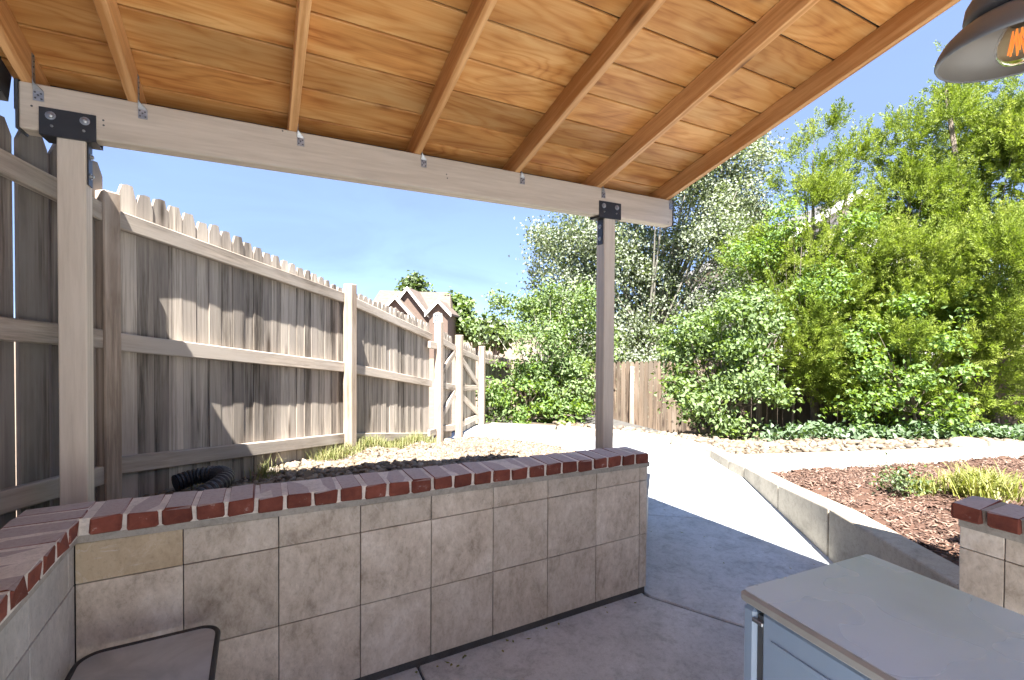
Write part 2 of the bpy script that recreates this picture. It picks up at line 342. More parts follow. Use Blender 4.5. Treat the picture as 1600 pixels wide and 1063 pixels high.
class MB:
    def __init__(s): s.v = []; s.f = []
    def add(s, vs, fs):
        b = len(s.v); s.v += [tuple(q) for q in vs]; s.f += [tuple(b+i for i in f) for f in fs]; return s
    def box(s, x0, x1, y0, y1, z0, z1, m=None):
        vs = [Vector((x, y, z)) for z in (z0, z1) for y in (y0, y1) for x in (x0, x1)]
        if m is not None: vs = [m @ q for q in vs]
        return s.add(vs, [(0, 2, 3, 1), (4, 5, 7, 6), (0, 1, 5, 4), (2, 6, 7, 3), (0, 4, 6, 2), (1, 3, 7, 5)])
    def prism(s, poly, z0, z1):
        """polygon (counter-clockwise) extruded; z0, z1 numbers or lists per corner"""
        n = len(poly); za = z0 if hasattr(z0, '__len__') else [z0]*n; zb = z1 if hasattr(z1, '__len__') else [z1]*n
        vs = [(x, y, a) for (x, y), a in zip(poly, za)]+[(x, y, c) for (x, y), c in zip(poly, zb)]
        return s.add(vs, [tuple(range(n))[::-1], tuple(range(n, 2*n))]+[(i, (i+1) % n, n+(i+1) % n, n+i) for i in range(n)])
    def tube(s, pts, rad, n=8, cap=True):
        pts = [Vector(p) for p in pts]; rad = rad if hasattr(rad, '__len__') else [rad]*len(pts)
        b = len(s.v); u = None
        for i, p in enumerate(pts):
            d = (pts[min(i+1, len(pts)-1)]-pts[max(i-1, 0)])
            d = d.normalized() if d.length > 1e-9 else Vector((0, 0, 1))
            if u is None: u = d.orthogonal().normalized()
            else:
                u = (u-d*u.dot(d)); u = u.normalized() if u.length > 1e-6 else d.orthogonal().normalized()
            w = d.cross(u)
            for k in range(n):
                a = 2*math.pi*k/n; s.v.append(tuple(p+(u*math.cos(a)+w*math.sin(a))*rad[i]))
        for i in range(len(pts)-1):
            for k in range(n):
                s.f.append((b+i*n+k, b+i*n+(k+1) % n, b+(i+1)*n+(k+1) % n, b+(i+1)*n+k))
        if cap:
            s.f.append(tuple(b+k for k in range(n))[::-1]); e = b+(len(pts)-1)*n; s.f.append(tuple(e+k for k in range(n)))
        return s
    def lathe(s, prof, c=(0, 0, 0), n=24, m=None):
        b = len(s.v)
        for r, z in prof:
            for k in range(n):
                a = 2*math.pi*k/n; q = Vector((c[0]+r*math.cos(a), c[1]+r*math.sin(a), c[2]+z)); s.v.append(tuple(m @ q if m is not None else q))
        for i in range(len(prof)-1):
            for k in range(n):
                s.f.append((b+i*n+k, b+i*n+(k+1) % n, b+(i+1)*n+(k+1) % n, b+(i+1)*n+k))
        return s
    def mesh(s, name, smooth=False):
        me = bpy.data.meshes.new(name); me.from_pydata(s.v, [], s.f); me.update()
        if smooth: me.polygons.foreach_set('use_smooth', [True]*len(me.polygons))
        return me
    def build(s, name, mat, parent=None, mw=None, smooth=False):
        me = s.mesh(name, smooth); me.materials.append(mat)
        if mw is None and parent is not None:
            # vertices are given in world coordinates
            me.transform(WM[parent].inverted())
        return link(name, me, mw if mw is not None else (WM[parent] if parent else Matrix.Identity(4)), parent)
def soften(me, off=.004, seg=1):
    bm = bmesh.new(); bm.from_mesh(me)
    bmesh.ops.bevel(bm, geom=[e for e in bm.edges if e.calc_face_angle(0) > .5], offset=off, segments=seg, affect='EDGES', profile=.5)
    bm.to_mesh(me); bm.free(); return me
def cbox(name, sx, sy, sz, mat, off=.004, origin=(0, 0, 0)):
    """chamfered box mesh with its minimum corner at -origin"""
    x, y, z = origin
    me = MB().box(-x, sx-x, -y, sy-y, -z, sz-z).mesh(name); soften(me, off); me.materials.append(mat); return me
def npmesh(name, V, Fc, mat, parent=None, kind=None, smooth=False, tint=None):
    V = np.asarray(V, dtype=np.float32); Fc = np.asarray(Fc, dtype=np.int32)
    me = bpy.data.meshes.new(name)
    me.vertices.add(len(V)); me.vertices.foreach_set('co', V.ravel())
    n, k = Fc.shape
    me.loops.add(n*k); me.loops.foreach_set('vertex_index', Fc.ravel())
    me.polygons.add(n); me.polygons.foreach_set('loop_start', np.arange(n, dtype=np.int32)*k)
    try: me.polygons.foreach_set('loop_total', np.full(n, k, dtype=np.int32))
    except Exception: pass
    me.update(calc_edges=True); me.materials.append(mat)
    if tint is not None:
        at = me.attributes.new('tint', 'FLOAT', 'POINT'); at.data.foreach_set('value', np.asarray(tint, dtype=np.float32))
    if smooth: me.polygons.foreach_set('use_smooth', [True]*n)
    if parent is not None: me.transform(WM[parent].inverted())
    o = link(name, me, WM[parent] if parent is not None else Matrix.Identity(4), parent)
    if kind: o['kind'] = kind
    return o
def spot(px, py, dep):
    """site survey point: bearing, elevation and distance from the tripod -> world"""
    return cam_loc + (fw + rt*((px-800)/749) - up*((py-531.5)/749))*dep
def interp(s, tab):
    return float(np.interp(s, [a for a, _ in tab], [b for _, b in tab]))

# ------------------------------------------------------------------ ground
gz = lambda x, y: -.78
MB().add([(-400, -400, -.8), (400, -400, -.8), (400, 600, -.8), (-400, 600, -.8)], [(0, 1, 2, 3)]).build('ground', M['soil'])['kind'] = 'structure'

# concrete patio and walkway: slabs with recessed joints
walk = empty('walkway', (0, 0, 0), kind='structure')
def slab(poly, z=0.):
    me = MB().prism(poly, -.1, z).mesh('slab'); soften(me, .006); me.materials.append(M['conc'])
    return link('slab', me, Matrix.Identity(4), walk)
MB().prism([(-3.4, -4), (4.2, -4), (4.2, 5.6), (-3.4, 5.6)], -.5, -.022).build('joint_bed', M['core'], walk)
g = .006
slab([(-2.4, -4), (-1.05-g, -4), (-1.05-g, .06), (-2.4, .06)])
slab([(-1.05+g, -4), (2.2, -4), (1.305-g, -1.815), (.372-g, -.035), (.372, .06), (-1.05+g, .06)])
slab([(.385, -.035), (1.315, -1.81), (2.0, -.65), (2.5, .06), (1.05, 1.14-g), (.42, .5)])
slab([(1.05, 1.14+g), (2.5, .06+2*g), (3.75, 2.1), (2.1, 2.6-g), (.9, 1.4)])
slab([(2.1, 2.6+g), (3.75, 2.1+2*g), (3.9, 3.3), (3.4, 3.6), (1.95, 3.4-g)])
slab([(1.95, 3.4+g), (3.4, 3.62+g), (1.7, 5.4), (.9, 4.9), (.7, 4.3)])

def idw(ctrl):
    P = np.array(ctrl, float)
    def f(x, y):
        d = (P[:, 0]-x)**2+(P[:, 1]-y)**2+.02; w = 1/d**1.6
        return float((w*P[:, 2]).sum()/w.sum())
    return f
def inside(poly, X, Y):
    r = np.zeros(len(X), bool); n = len(poly)
    for i in range(n):
        (x1, y1), (x2, y2) = poly[i], poly[(i+1) % n]
        c = ((y1 > Y) != (y2 > Y)) & (X < (x2-x1)*(Y-y1)/(y2-y1+1e-12)+x1); r ^= c
    return r
def heightfield(name, poly, hf, mat, step=.12, noise=.01):
    """ground sheet inside a polygon, kept as a grid that follows the height function"""
    xs = np.array([p[0] for p in poly]); ys = np.array([p[1] for p in poly])
    gx = np.arange(xs.min()-step, xs.max()+2*step, step); gy = np.arange(ys.min()-step, ys.max()+2*step, step)
    idx = {}; V = []; Fc = []
    cx, cy = np.meshgrid(gx[:-1]+step/2, gy[:-1]+step/2, indexing='ij'); ins = inside(poly, cx.ravel(), cy.ravel()).reshape(cx.shape)
    def vid(i, j):
        if (i, j) not in idx:
            idx[(i, j)] = len(V); V.append((gx[i], gy[j], hf(gx[i], gy[j])+rng.normal(0, noise)))
        return idx[(i, j)]
    for i in range(len(gx)-1):
        for j in range(len(gy)-1):
            if ins[i, j]: Fc.append((vid(i, j), vid(i+1, j), vid(i+1, j+1), vid(i, j+1)))
    return npmesh(name, V, Fc, mat, None, 'structure', True)
ICO = None
def scatter_stones(name, poly, hf, n, r0_, r1_, mat, flat=.6):
    bm = bmesh.new(); bmesh.ops.create_icosphere(bm, subdivisions=1, radius=1)
    bv = np.array([v.co[:] for v in bm.verts]); bf = np.array([[v.index for v in f.verts] for f in bm.faces]); bm.free()
    xs = np.array([p[0] for p in poly]); ys = np.array([p[1] for p in poly])
    X = rng.uniform(xs.min(), xs.max(), n*4); Y = rng.uniform(ys.min(), ys.max(), n*4); k = inside(poly, X, Y)
    X, Y = X[k][:n], Y[k][:n]; n = len(X)
    rad = r0_*(r1_/r0_)**(rng.random(n)**1.8)
    V = np.zeros((n, len(bv), 3))
    ang = rng.uniform(0, 6.283, n); el = rng.uniform(.65, 1.35, (n, 2))
    jit = 1+rng.normal(0, .17, (n, len(bv), 1))
    q = bv[None]*jit*np.stack([el[:, 0], el[:, 1], np.full(n, flat)], -1)[:, None]*rad[:, None, None]
    tilt = rng.normal(0, .35, n)
    q2 = q.copy(); q2[..., 1] = q[..., 1]*np.cos(tilt)[:, None]-q[..., 2]*np.sin(tilt)[:, None]; q2[..., 2] = q[..., 1]*np.sin(tilt)[:, None]+q[..., 2]*np.cos(tilt)[:, None]
    c, s_ = np.cos(ang)[:, None], np.sin(ang)[:, None]
    V[..., 0] = q2[..., 0]*c-q2[..., 1]*s_+X[:, None]; V[..., 1] = q2[..., 0]*s_+q2[..., 1]*c+Y[:, None]
    Z = np.array([hf(a, b) for a, b in zip(X, Y)])+rad*flat*rng.uniform(.1, .7, n)
    V[..., 2] = q2[..., 2]+Z[:, None]
    Fc = (bf[None]+(np.arange(n)*len(bv))[:, None, None]).reshape(-1, 3)
    return npmesh(name, V.reshape(-1, 3), Fc, mat, None, 'stuff')

# fence line: three runs (left panel, main run, run beyond the gate)
TH = R(41); fdir = Vector((math.sin(TH), math.cos(TH), 0)); fnor = Vector((math.cos(TH), -math.sin(TH), 0))
FP = Vector((-2.335, .815, 0))
top_s = [(0, 2.36), (2.03, 2.0), (4.0, 1.72), (5, 1.50), (6.1, 1.30), (8.6, 1.0)]
bot_s = [(0, .70), (2.03, .50), (4.1, .12), (4.95, .0), (6.1, -.03), (8.6, -.45)]

# gravel bed between the tiled wall and the fence
gh = idw([(-2.4, .3, .70), (-2.33, .9, .70), (-1.7, 1.6, .60), (-1.0, 2.3, .50), (-.3, 3.1, .32), (.42, 3.9, .12), (.95, 4.5, .01), (-1.6, .3, .64), (-1, .3, .62), (0, .3, .56),
          (.4, .3, .45), (.9, .75, .36), (1.3, 1.2, .22), (1.0, 1.5, .36), (1.55, 2.3, .16), (2.0, 2.6, .0), (2.0, 3.3, .0), (1.6, 4.0, .0), (1.0, 4.5, .0), (.3, 2.2, .40), (0, 1.2, .56), (.8, 3.2, .15), (-.9, 1.3, .58), (1.35, 3.3, .06)])
gpoly = [(-2.55, .19), (.42, .19), (1.02, .86), (1.35, 1.3), (2.08, 2.55), (2.0, 3.4), (1.65, 4.05), (.98, 4.6), (.5, 4.1), (-2.6, .65)]
heightfield('gravel_bed', gpoly, gh, M['gravelbase'], .1, .008)
scatter_stones('gravel', gpoly, gh, 15000, .011, .032, M['stone'])
# kerb line (walkway side), top heights along it
KF = [(.80, -1.72, .44), (1.25, -1.09, .43), (1.87, -.27, .36), (2.44, .48, .235), (3.03, 1.26, .13), (3.16, 1.55, .12), (3.42, 2.03, .11), (3.50, 2.80, .10), (3.12, 3.5, .09), (2.46, 4.2, .09), (1.62, 4.98, .08)]
def kerb_back(t=.17):
    out = []
    for i, (x, y, z) in enumerate(KF):
        a = Vector(KF[max(i-1, 0)][:2]); b = Vector(KF[min(i+1, len(KF)-1)][:2]); d = (b-a).normalized(); n = Vector((d.y, -d.x)); out.append((x+n.x*t, y+n.y*t))
    return out
KB = kerb_back()
# back strip of cobbles between the kerb and the back fence
bh = idw([(3.3, 1.9, .09), (3.6, 2.6, .08), (3.2, 3.7, .07), (2.5, 4.5, .06), (1.7, 5.2, .02), (3.33, 1.85, .10), (4.6, 1.4, .10), (5.9, .95, .10), (7.4, .5, .1), (9, -.1, .1), (5.0, 3.0, -.12), (6.5, 2.2, -.05), (8.2, 1.0, .0),
          (3.4, 7.0, -.6), (5.3, 5.3, -.5), (7.3, 3.5, -.36), (9.3, 1.6, -.22), (11.5, -.4, -.1), (13, -1.8, -.05), (4.3, 4.3, -.25), (2.8, 5.9, -.3)])
bpoly = [(KB[5][0], KB[5][1]), (KB[6][0], KB[6][1]), (KB[7][0], KB[7][1]), (KB[8][0], KB[8][1]), (KB[9][0], KB[9][1]), (1.8, 5.2), (3.3, 7.3), (13.5, -2.1), (13.5, -2.6), (9, -.25), (3.35, 1.72)]
heightfield('cobble_strip', bpoly, bh, M['gravelbase'], .2, .015)
cpoly = [KB[5], KB[6], KB[7], KB[8], KB[9], (3.2, 5.6), (5.0, 3.6), (7.2, 1.9), (12.5, -1.5), (9, -.2), (3.4, 1.75)]
scatter_stones('cobbles', cpoly, bh, 5200, .02, .07, M['stone'])
# mulch bed
mh = idw([(3.1, 1.05, .10), (2.6, .35, .2), (2.05, -.4, .33), (1.5, -1.1, .38), (4, .75, .12), (5, .35, .13), (6.5, -.05, .14), (8, -.7, .15), (3.2, -.9, .36), (2.95, -.1, .27), (4.1, -.1, .2), (2.2, -1.9, .40), (5, -1.8, .36), (1.2, -2, .42)])
mpoly = [(KB[0][0], KB[0][1]), (KB[1][0], KB[1][1]), (KB[2][0], KB[2][1]), (KB[3][0], KB[3][1]), (KB[4][0]-.03, KB[4][1]-.08), (3.15, 1.04), (6.45, -.02), (9, -.9), (9, -3), (1.1, -3)]
heightfield('mulch_bed', mpoly, mh, M['mulchbase'], .12, .012)
def chips(name, poly, hf, n, mat):
    xs = np.array([p[0] for p in poly]); ys = np.array([p[1] for p in poly])
    X = rng.uniform(xs.min(), 6.6, n*4); Y = rng.uniform(-2.0, ys.max(), n*4); k = inside(poly, X, Y); X, Y = X[k][:n], Y[k][:n]; n = len(X)
    L = rng.uniform(.018, .06, n); W_ = rng.uniform(.005, .014, n); Tk = rng.uniform(.002, .006, n)
    B = np.array([(x, y, z) for z in (-1, 1) for y in (-1, 1) for x in (-1, 1)], float)
    q = B[None]*np.stack([L/2, W_/2, Tk/2], -1)[:, None]
    a = rng.uniform(0, 6.283, n); t = rng.normal(0, .3, n)
    c, s_ = np.cos(t)[:, None], np.sin(t)[:, None]; x1 = q[..., 0]*c-q[..., 2]*s_; z1 = q[..., 0]*s_+q[..., 2]*c
    c, s_ = np.cos(a)[:, None], np.sin(a)[:, None]
    Z = np.array([hf(p, r) for p, r in zip(X, Y)])+rng.uniform(.0, .022, n)
    V = np.stack([x1*c-q[..., 1]*s_+X[:, None], x1*s_+q[..., 1]*c+Y[:, None], z1+Z[:, None]], -1).reshape(-1, 3)
    F6 = np.array([(0, 2, 3, 1), (4, 5, 7, 6), (0, 1, 5, 4), (2, 6, 7, 3), (0, 4, 6, 2), (1, 3, 7, 5)])
    npmesh(name, V, (F6[None]+(np.arange(n)*8)[:, None, None]).reshape(-1, 4), mat, None, 'stuff')
chips('mulch', mpoly, mh, 15000, M['chip'])

# concrete kerb in cast lengths
kerb = empty('concrete_kerb', (1.87, -.27, 0), 'low curved concrete retaining kerb along the right side of the walkway', 'kerb')
def kerb_seg(i0, i1, t0=0., t1=1.):
    def pt(L, i, t):
        j = min(i+1, len(L)-1); return [a+(b-a)*t for a, b in zip(L[i], L[j])]
    ids = []
    A = [pt(KF, i0, t0)]+[list(KF[i]) for i in range(i0+1, i1+(1 if t1 > 0 else 0))]; Bk = [pt(KB, i0, t0)]+[list(KB[i]) for i in range(i0+1, i1+(1 if t1 > 0 else 0))]
    if 0 < t1 < 1: A.append(pt(KF, i1, t1)); Bk.append(pt(KB, i1, t1))
    b = MB(); vs = []
    for (x, y, z), (u, v) in zip(A, Bk): vs += [(x, y, -.2), (x, y, z), (u, v, z+.003), (u, v, -.2)]
    fs = []
    for i in range(len(A)-1):
        o = i*4
        for k in range(4): fs.append((o+k, o+4+k, o+4+(k+1) % 4, o+(k+1) % 4))
    fs += [(0, 1, 2, 3), tuple(len(vs)-4+k for k in (3, 2, 1, 0))]
    me = b.add(vs, fs).mesh('kerb_segment')
    bm = bmesh.new(); bm.from_mesh(me); bmesh.ops.recalc_face_normals(bm, faces=bm.faces); bm.to_mesh(me); bm.free()
    soften(me, .012, 2); me.materials.append(M['conc2']); me.transform(WM[kerb].inverted()); link('kerb_segment', me, WM[kerb], kerb)
kerb_seg(0, 2, 0, .03); kerb_seg(2, 3, .045, .02); kerb_seg(3, 4, .035, .03); kerb_seg(4, 5, .045, .05); kerb_seg(5, 6, .06, .98); kerb_seg(7, 8, .02, .98); kerb_seg(9, 9, .02, .98)
kerb_seg(6, 6, .99, .999) if False else None
kerb_seg(6, 7, .99, .01) if False else None
# pale concrete mowing strip across the back of the mulch
me = MB().prism([(3.10, 1.07), (4.4, .62), (6.45, -.02), (9.2, -.95), (9.4, -.36), (7.4, .24), (5.0, 1.08), (3.33, 1.72)], -.1, [.125, .13, .135, .14, .14, .135, .13, .125]).mesh('concrete_strip')
soften(me, .008); link('concrete_strip', me, None, None, M['conc3'])['kind'] = 'structure'

# ------------------------------------------------------------------ tiled walls with brick caps
NB = 9
brick_mesh = []
for i in range(NB):
    me = cbox('brick', .0915, .205, .060, M['brick'], .006, (.0467, 0, 0))
    for v in me.vertices: v.co += Vector((random.uniform(-.003, .003), random.uniform(-.005, .004), random.uniform(-.003, .002)))
    brick_mesh.append(me)
wall = empty('tiled_wall', (0, 0, 0), 'waist high garden wall of large brown marble tiles under a red brick cap', 'wall')
def captop(x): return .874+(.407-x)/2.69*.066
MB().prism([(-2.30, .010), (.385, .010), (.385, .185), (-2.30, .185)], -.2, [captop(-2.30)-.064, captop(.385)-.064, captop(.385)-.064, captop(-2.30)-.064]).build('wall_core', M['core'], wall)
# mortar bed under the cap
MB().prism([(-2.30, -.012), (.398, -.012), (.398, .19), (-2.30, .19)], [captop(-2.3)-.09, captop(.398)-.09]*1+[captop(.398)-.09, captop(-2.3)-.09], [captop(-2.3)-.062, captop(.398)-.062, captop(.398)-.062, captop(-2.3)-.062]).build('mortar_bed', M['mortar'], wall)
jx = [-2.298, -1.98, -1.65, -1.32, -.99, -.66, -.33, 0., .33, .388]
jx = [-2.298, -1.98, -1.65, -1.32, -.99, -.66, -.33, 0., .329, .388]
# measured vertical joints: every 0.33 m to the left of the right-hand strip
jx = [.33-.33*i for i in range(0, 8)][::-1]; jx = [-2.298]+jx[0:]+[.388]
def wtile(parent, x0, x1, z0, za, zb, m, mw=Matrix.Identity(4), jog=0.):
    """one wall tile in the plane y=0 of mw, top edge from za to zb"""
    gp = .0017; t = .011
    d = random.uniform(-.0012, .0012)+jog
    vs = [(x0+gp, d, z0+gp), (x1-gp, d, z0+gp), (x1-gp, d, zb-gp), (x0+gp, d, za-gp), (x0+gp, t, z0+gp), (x1-gp, t, z0+gp), (x1-gp, t, zb-gp), (x0+gp, t, za-gp)]
    cx, cz = (x0+x1)/2, (z0+za)/2
    vs = [(a-cx, b, c-cz) for a, b, c in vs]
    me = MB().add(vs, [(0, 1, 2, 3), (5, 4, 7, 6), (4, 0, 3, 7), (1, 5, 6, 2), (3, 2, 6, 7), (4, 5, 1, 0)]).mesh('tile'); soften(me, .0018); me.materials.append(m)
    return link('tile', me, mw @ T(cx, 0, cz), parent)
for i in range(len(jx)-1):
    a, b = jx[i], jx[i+1]
    wtile(wall, a, b, .04, .37, .37, M['tile']); wtile(wall, a, b, .37, .70, .70, M['tile'])
    t = wtile(wall, a, b, .70, captop(a)-.088-random.uniform(0, .006), captop(b)-.088-random.uniform(0, .006), M['tile_light'] if i == 0 else M['tile'])
    if i == 0: t['label'] = 'plain buff coloured tile'
# return of tiles on the right end of the wall
mw = axes((.392, 0, 0), (0, 1, 0), (-1, 0, 0), (0, 0, 1))
for z0, z1 in ((.04, .37), (.37, .70), (.70, .785)): wtile(wall, .0, .18, z0, z1, z1, M['tile_grey'], mw)
# brick cap: headers across the wall, mortar between them
xb = -2.205; n = 0
while xb < .36:
    o = link('brick', brick_mesh[n % NB], axes((xb, -.026, captop(xb)-.060+random.uniform(-.002, .002)), (1, random.uniform(-.02, .02), -.0245), (0, 1, random.uniform(-.01, .01)), (0, 0, 1)), wall)
    xb += .1055; n += 1
capx1 = xb-.1055+.047
m_ = MB()
for k in range(n): pass
MB().prism([(-2.30, -.018), (capx1-.004, -.018), (capx1-.004, .172), (-2.30, .172)], [captop(-2.3)-.0615, captop(capx1)-.0615, captop(capx1)-.0615, captop(-2.3)-.0615], [captop(-2.3)-.0025, captop(capx1)-.0025, captop(capx1)-.0025, captop(-2.3)-.0025]).build('mortar_joint', M['mortar_light'], wall)
# left arm of the wall, running back towards the house
MB().box(-2.515, -2.308, -2.6, .185, -.2, captop(-2.4)-.064).build('wall_core', M['core'], wall)
MB().box(-2.52, -2.288, -2.6, .19, captop(-2.4)-.09, captop(-2.4)-.062).build('mortar_bed', M['mortar'], wall)
mw = axes((-2.298, 0, 0), (0, -1, 0), (-1, 0, 0), (0, 0, 1))
ct = captop(-2.4)-.088
for a, b in ((.0, .06), (.06, .378), (.378, .70), (.70, 1.03), (1.03, 1.36), (1.36, 1.69), (1.69, 2.02), (2.02, 2.35)):
    wtile(wall, a, b, .04, .37, .37, M['tile_grey'], mw); wtile(wall, a, b, .37, .70, .70, M['tile_grey'], mw); wtile(wall, a, b, .70, ct, ct, M['tile_grey'], mw)
yb_ = .135; n = 0
while yb_ > -2.5:
    link('brick', brick_mesh[(n*3) % NB], axes((-2.482+.212-.205-.006, yb_, captop(-2.35)-.060+random.uniform(-.002, .002)), (0, -1, 0), (1, random.uniform(-.02, .02), random.uniform(-.008, .008)), (0, 0, 1)).copy(), wall)
    yb_ -= .1065; n += 1
MB().box(-2.478, -2.280, -2.6, .175, captop(-2.35)-.0615, captop(-2.35)-.002).build('mortar_joint', M['mortar_light'], wall)

# low angled wall beyond its right-hand end, holding the gravel back from the walkway
low = empty('low_wall', (.42, .1, 0), 'knee high pale wall stub angled away behind the right end of the tiled wall', 'wall')
dx = Vector((.715, .70, 0)); ny = Vector((-.70, .715, 0))
mw = axes((.455, .10, 0), dx, ny, (0, 0, 1))
MB().box(0, .98, .012, .20, -.2, .40).build('wall_core', M['conc2'], low, mw)
for i in range(3):
    wtile(low, .327*i, .327*(i+1), .02, .21, .21, M['tile_grey'], mw); wtile(low, .327*i, .327*(i+1), .21, .40, .40, M['tile_grey'], mw)
me = cbox('coping', 1.0, .22, .03, M['conc3'], .005, (.01, .015, 0)); link('coping', me, mw @ T(0, 0, .402), low)

# right-hand pier with its brick cap
pier = empty('tiled_pier', (.75, -1.36, 0), 'short tiled wall with brick cap at the far right edge behind the metal cabinet', 'wall')
MB().box(.765, .95, -2.7, -1.365, -.2, .868).build('wall_core', M['core'], pier)
MB().box(.742, .955, -2.7, -1.358, .842, .87).build('mortar_bed', M['mortar'], pier)
mw = axes((.754, -1.358, 0), (0, -1, 0), (1, 0, 0), (0, 0, 1))
for a, b in ((0, .132), (.132, .46), (.46, .79), (.79, 1.12)):
    wtile(pier, a, b, .04, .37, .37, M['tile'], mw); wtile(pier, a, b, .37, .755, .755, M['tile'], mw); wtile(pier, a, b, .755, .842, .842, M['tile'], mw)
mw2 = axes((.762, -1.356, 0), (1, 0, 0), (0, -1, 0), (0, 0, 1))
for z0, z1 in ((.04, .37), (.37, .755), (.755, .842)): wtile(pier, 0, .18, z0, z1, z1, M['tile_grey'], mw2)
yb_ = -1.385; n = 0
while yb_ > -2.6:
    link('brick', brick_mesh[(n*2+1) % NB], axes((.728, yb_, .872+random.uniform(-.002, .002)), (0, 1, 0), (-1, 0, 0), (0, 0, 1)) @ Matrix.Rotation(math.pi, 4, 'Z'), pier)
    yb_ -= .107; n += 1
MB().box(.74, .93, -2.68, -1.352, .8705, .929).build('mortar_joint', M['mortar'], pier)

# ------------------------------------------------------------------ patio cover
S_ = .277; nrm = math.hypot(1, S_)
cover = empty('patio_cover', (-.8, .37, 0), 'open patio roof with stained rafters and plywood ceiling on a beige beam and two posts', 'patio cover')
def zs(y): return 2.677+S_*(.33-y)       # underside of the ceiling boards
BZ0, BZ1, BY = 2.380, 2.561, .33
# beam
me = cbox('beam', 3.463, .089, BZ1-BZ0, M['paint'], .005); beam = link('beam', me, T(-2.538, BY, BZ0), cover)
for x0 in (-2.542, .9275): MB().box(x0-.004, x0+.003, BY-.004, BY+.097, BZ0-.004, BZ1+.003).build('end_cap', M['fascia'], cover)
# posts
for px_, nm in ((-2.43, 0), (.312, 1)):
    me = cbox('post', .089, .089, BZ0-.3-.004, M['paintz'], .004, (0, 0, 0)); link('post', me, T(px_, BY+.004, .3), cover)
# black post caps with bolts
def bolt(parent, p, X, Y, Z, r=.017):
    mw = axes(p, X, Y, Z)
    MB().lathe([(.0, .0), (r, .0), (r, .003), (r*.62, .0035), (r*.60, .009), (r*.3, .0115), (0, .0118)], n=14).build('bolt', M['galv'], parent, mw, False)
def post_cap(x0, x1, xp0, side):
    pc = MB().box(x0, x1, BY-.006, BY-.001, BZ0-.012, BZ0+.092).box(x0, x1, BY-.006, BY+.096, BZ0-.016, BZ0-.0125).box(x0, x1, BY+.091, BY+.096, BZ0-.012, BZ0+.09)
    # side strap that runs down the post
    xs_ = (xp0+.0895, xp0+.0945) if side > 0 else (xp0-.0055, xp0-.0005)
    pc.box(xs_[0], xs_[1], BY+.022, BY+.074, BZ0-.185, BZ0-.0165)
    o = pc.build('post_cap', M['black'], cover)
    w = x1-x0
    for fx in (.2, .8): bolt(o, (x0+w*fx, BY-.0062, BZ0+.062), (1, 0, 0), (0, 0, 1), (0, -1, 0), .0165)
    for fx in (.22, .78): bolt(o, (x0+w*fx, BY-.0062, BZ0+.022), (1, 0, 0), (0, 0, 1), (0, -1, 0), .005)
    sx_ = xs_[1] if side > 0 else xs_[0]
    for dz in (-.065, -.145): bolt(o, (sx_, BY+.048, BZ0+dz), (0, 1, 0), (0, 0, 1), (side, 0, 0), .0135)
post_cap(-2.478, -2.305, -2.43, 1); post_cap(.257, .44, .312, -1)
# rafters
rx = [-2.494, -2.167, -1.556, -.945, -.334, .277, .888]
RD = .112; up_n = Vector((0, S_, 1)).normalized(); rdir = Vector((0, -1, S_)).normalized()
RLEN = (.51+3.8)*nrm
rm = cbox('rafter', RLEN, .038, RD, M['rafter'], .0022)
for i, x in enumerate(rx):
    # origin: lower outer corner at the eave; local X up the slope, local Y to +x
    p = Vector((x, .51, zs(.51)))-up_n*(RD+.001)
    link('rafter', rm, axes(p, rdir, (-1, 0, 0), -up_n.cross(Vector((0, 0, 0))) if False else rdir.cross(Vector((-1, 0, 0)))), cover) if False else link('rafter', rm, axes(p-Vector((.038, 0, 0)), rdir, Vector(up_n).cross(rdir), up_n), cover)
# ceiling boards, 0.2 m wide with dark open joints
y = .50; first = True; pitch_b = .1985
ylist = []
yy = .405
edges = [.51, .395]; 
while edges[-1] > -3.6: edges.append(edges[-1]-.1985)
for k in range(len(edges)-1):
    y0, y1 = edges[k], edges[k+1]; Lw = (y0-y1)*nrm-.0095
    me = cbox('ceiling_board', 3.54, Lw, .015, M['ply'], .0025)
    p = Vector((.93, y0, zs(y0)))+up_n*random.uniform(0, .0006)+rdir*.0035
    link('ceiling_board', me, axes(p, (-1, 0, 0), rdir, up_n), cover)
# roof deck above, edge trims
q = [Vector((x, y, zs(y)))+up_n*.03 for x, y in ((-2.61, .51), (.93, .51), (.93, -3.72), (-2.61, -3.72))]
MB().add([*q, *[v+up_n*.03 for v in q]], [(0, 3, 2, 1), (4, 5, 6, 7), (0, 1, 5, 4), (1, 2, 6, 5), (2, 3, 7, 6), (3, 0, 4, 7)]).build('roof_deck', M['shingle'], cover)
def slopebox(x0, x1, y0, y1, a, b, name, mat):
    q = [Vector((x, y, zs(y)))+up_n*h for h in (a, b) for x, y in ((x0, y0), (x1, y0), (x1, y1), (x0, y1))]
    return MB().add(q, [(0, 3, 2, 1), (4, 5, 6, 7), (0, 1, 5, 4), (1, 2, 6, 5), (2, 3, 7, 6), (3, 0, 4, 7)]).build(name, mat, cover)
slopebox(.9315, .945, .51, -3.72, .002, .055, 'drip_edge', M['white'])
slopebox(.8895, .902, .505, -3.72, -.1, -.004, 'rake_board', M['fascia'])
slopebox(-2.64, -2.612, .50, -3.7, -.115, .05, 'rake_board', M['fascia'])
slopebox(-2.69, -2.642, .50, .36, -.17, .05, 'rake_board', M['fascia'])
MB().box(-2.61, .93, .512, .53, 2.51, 2.635).build('fascia', M['fascia'], cover)
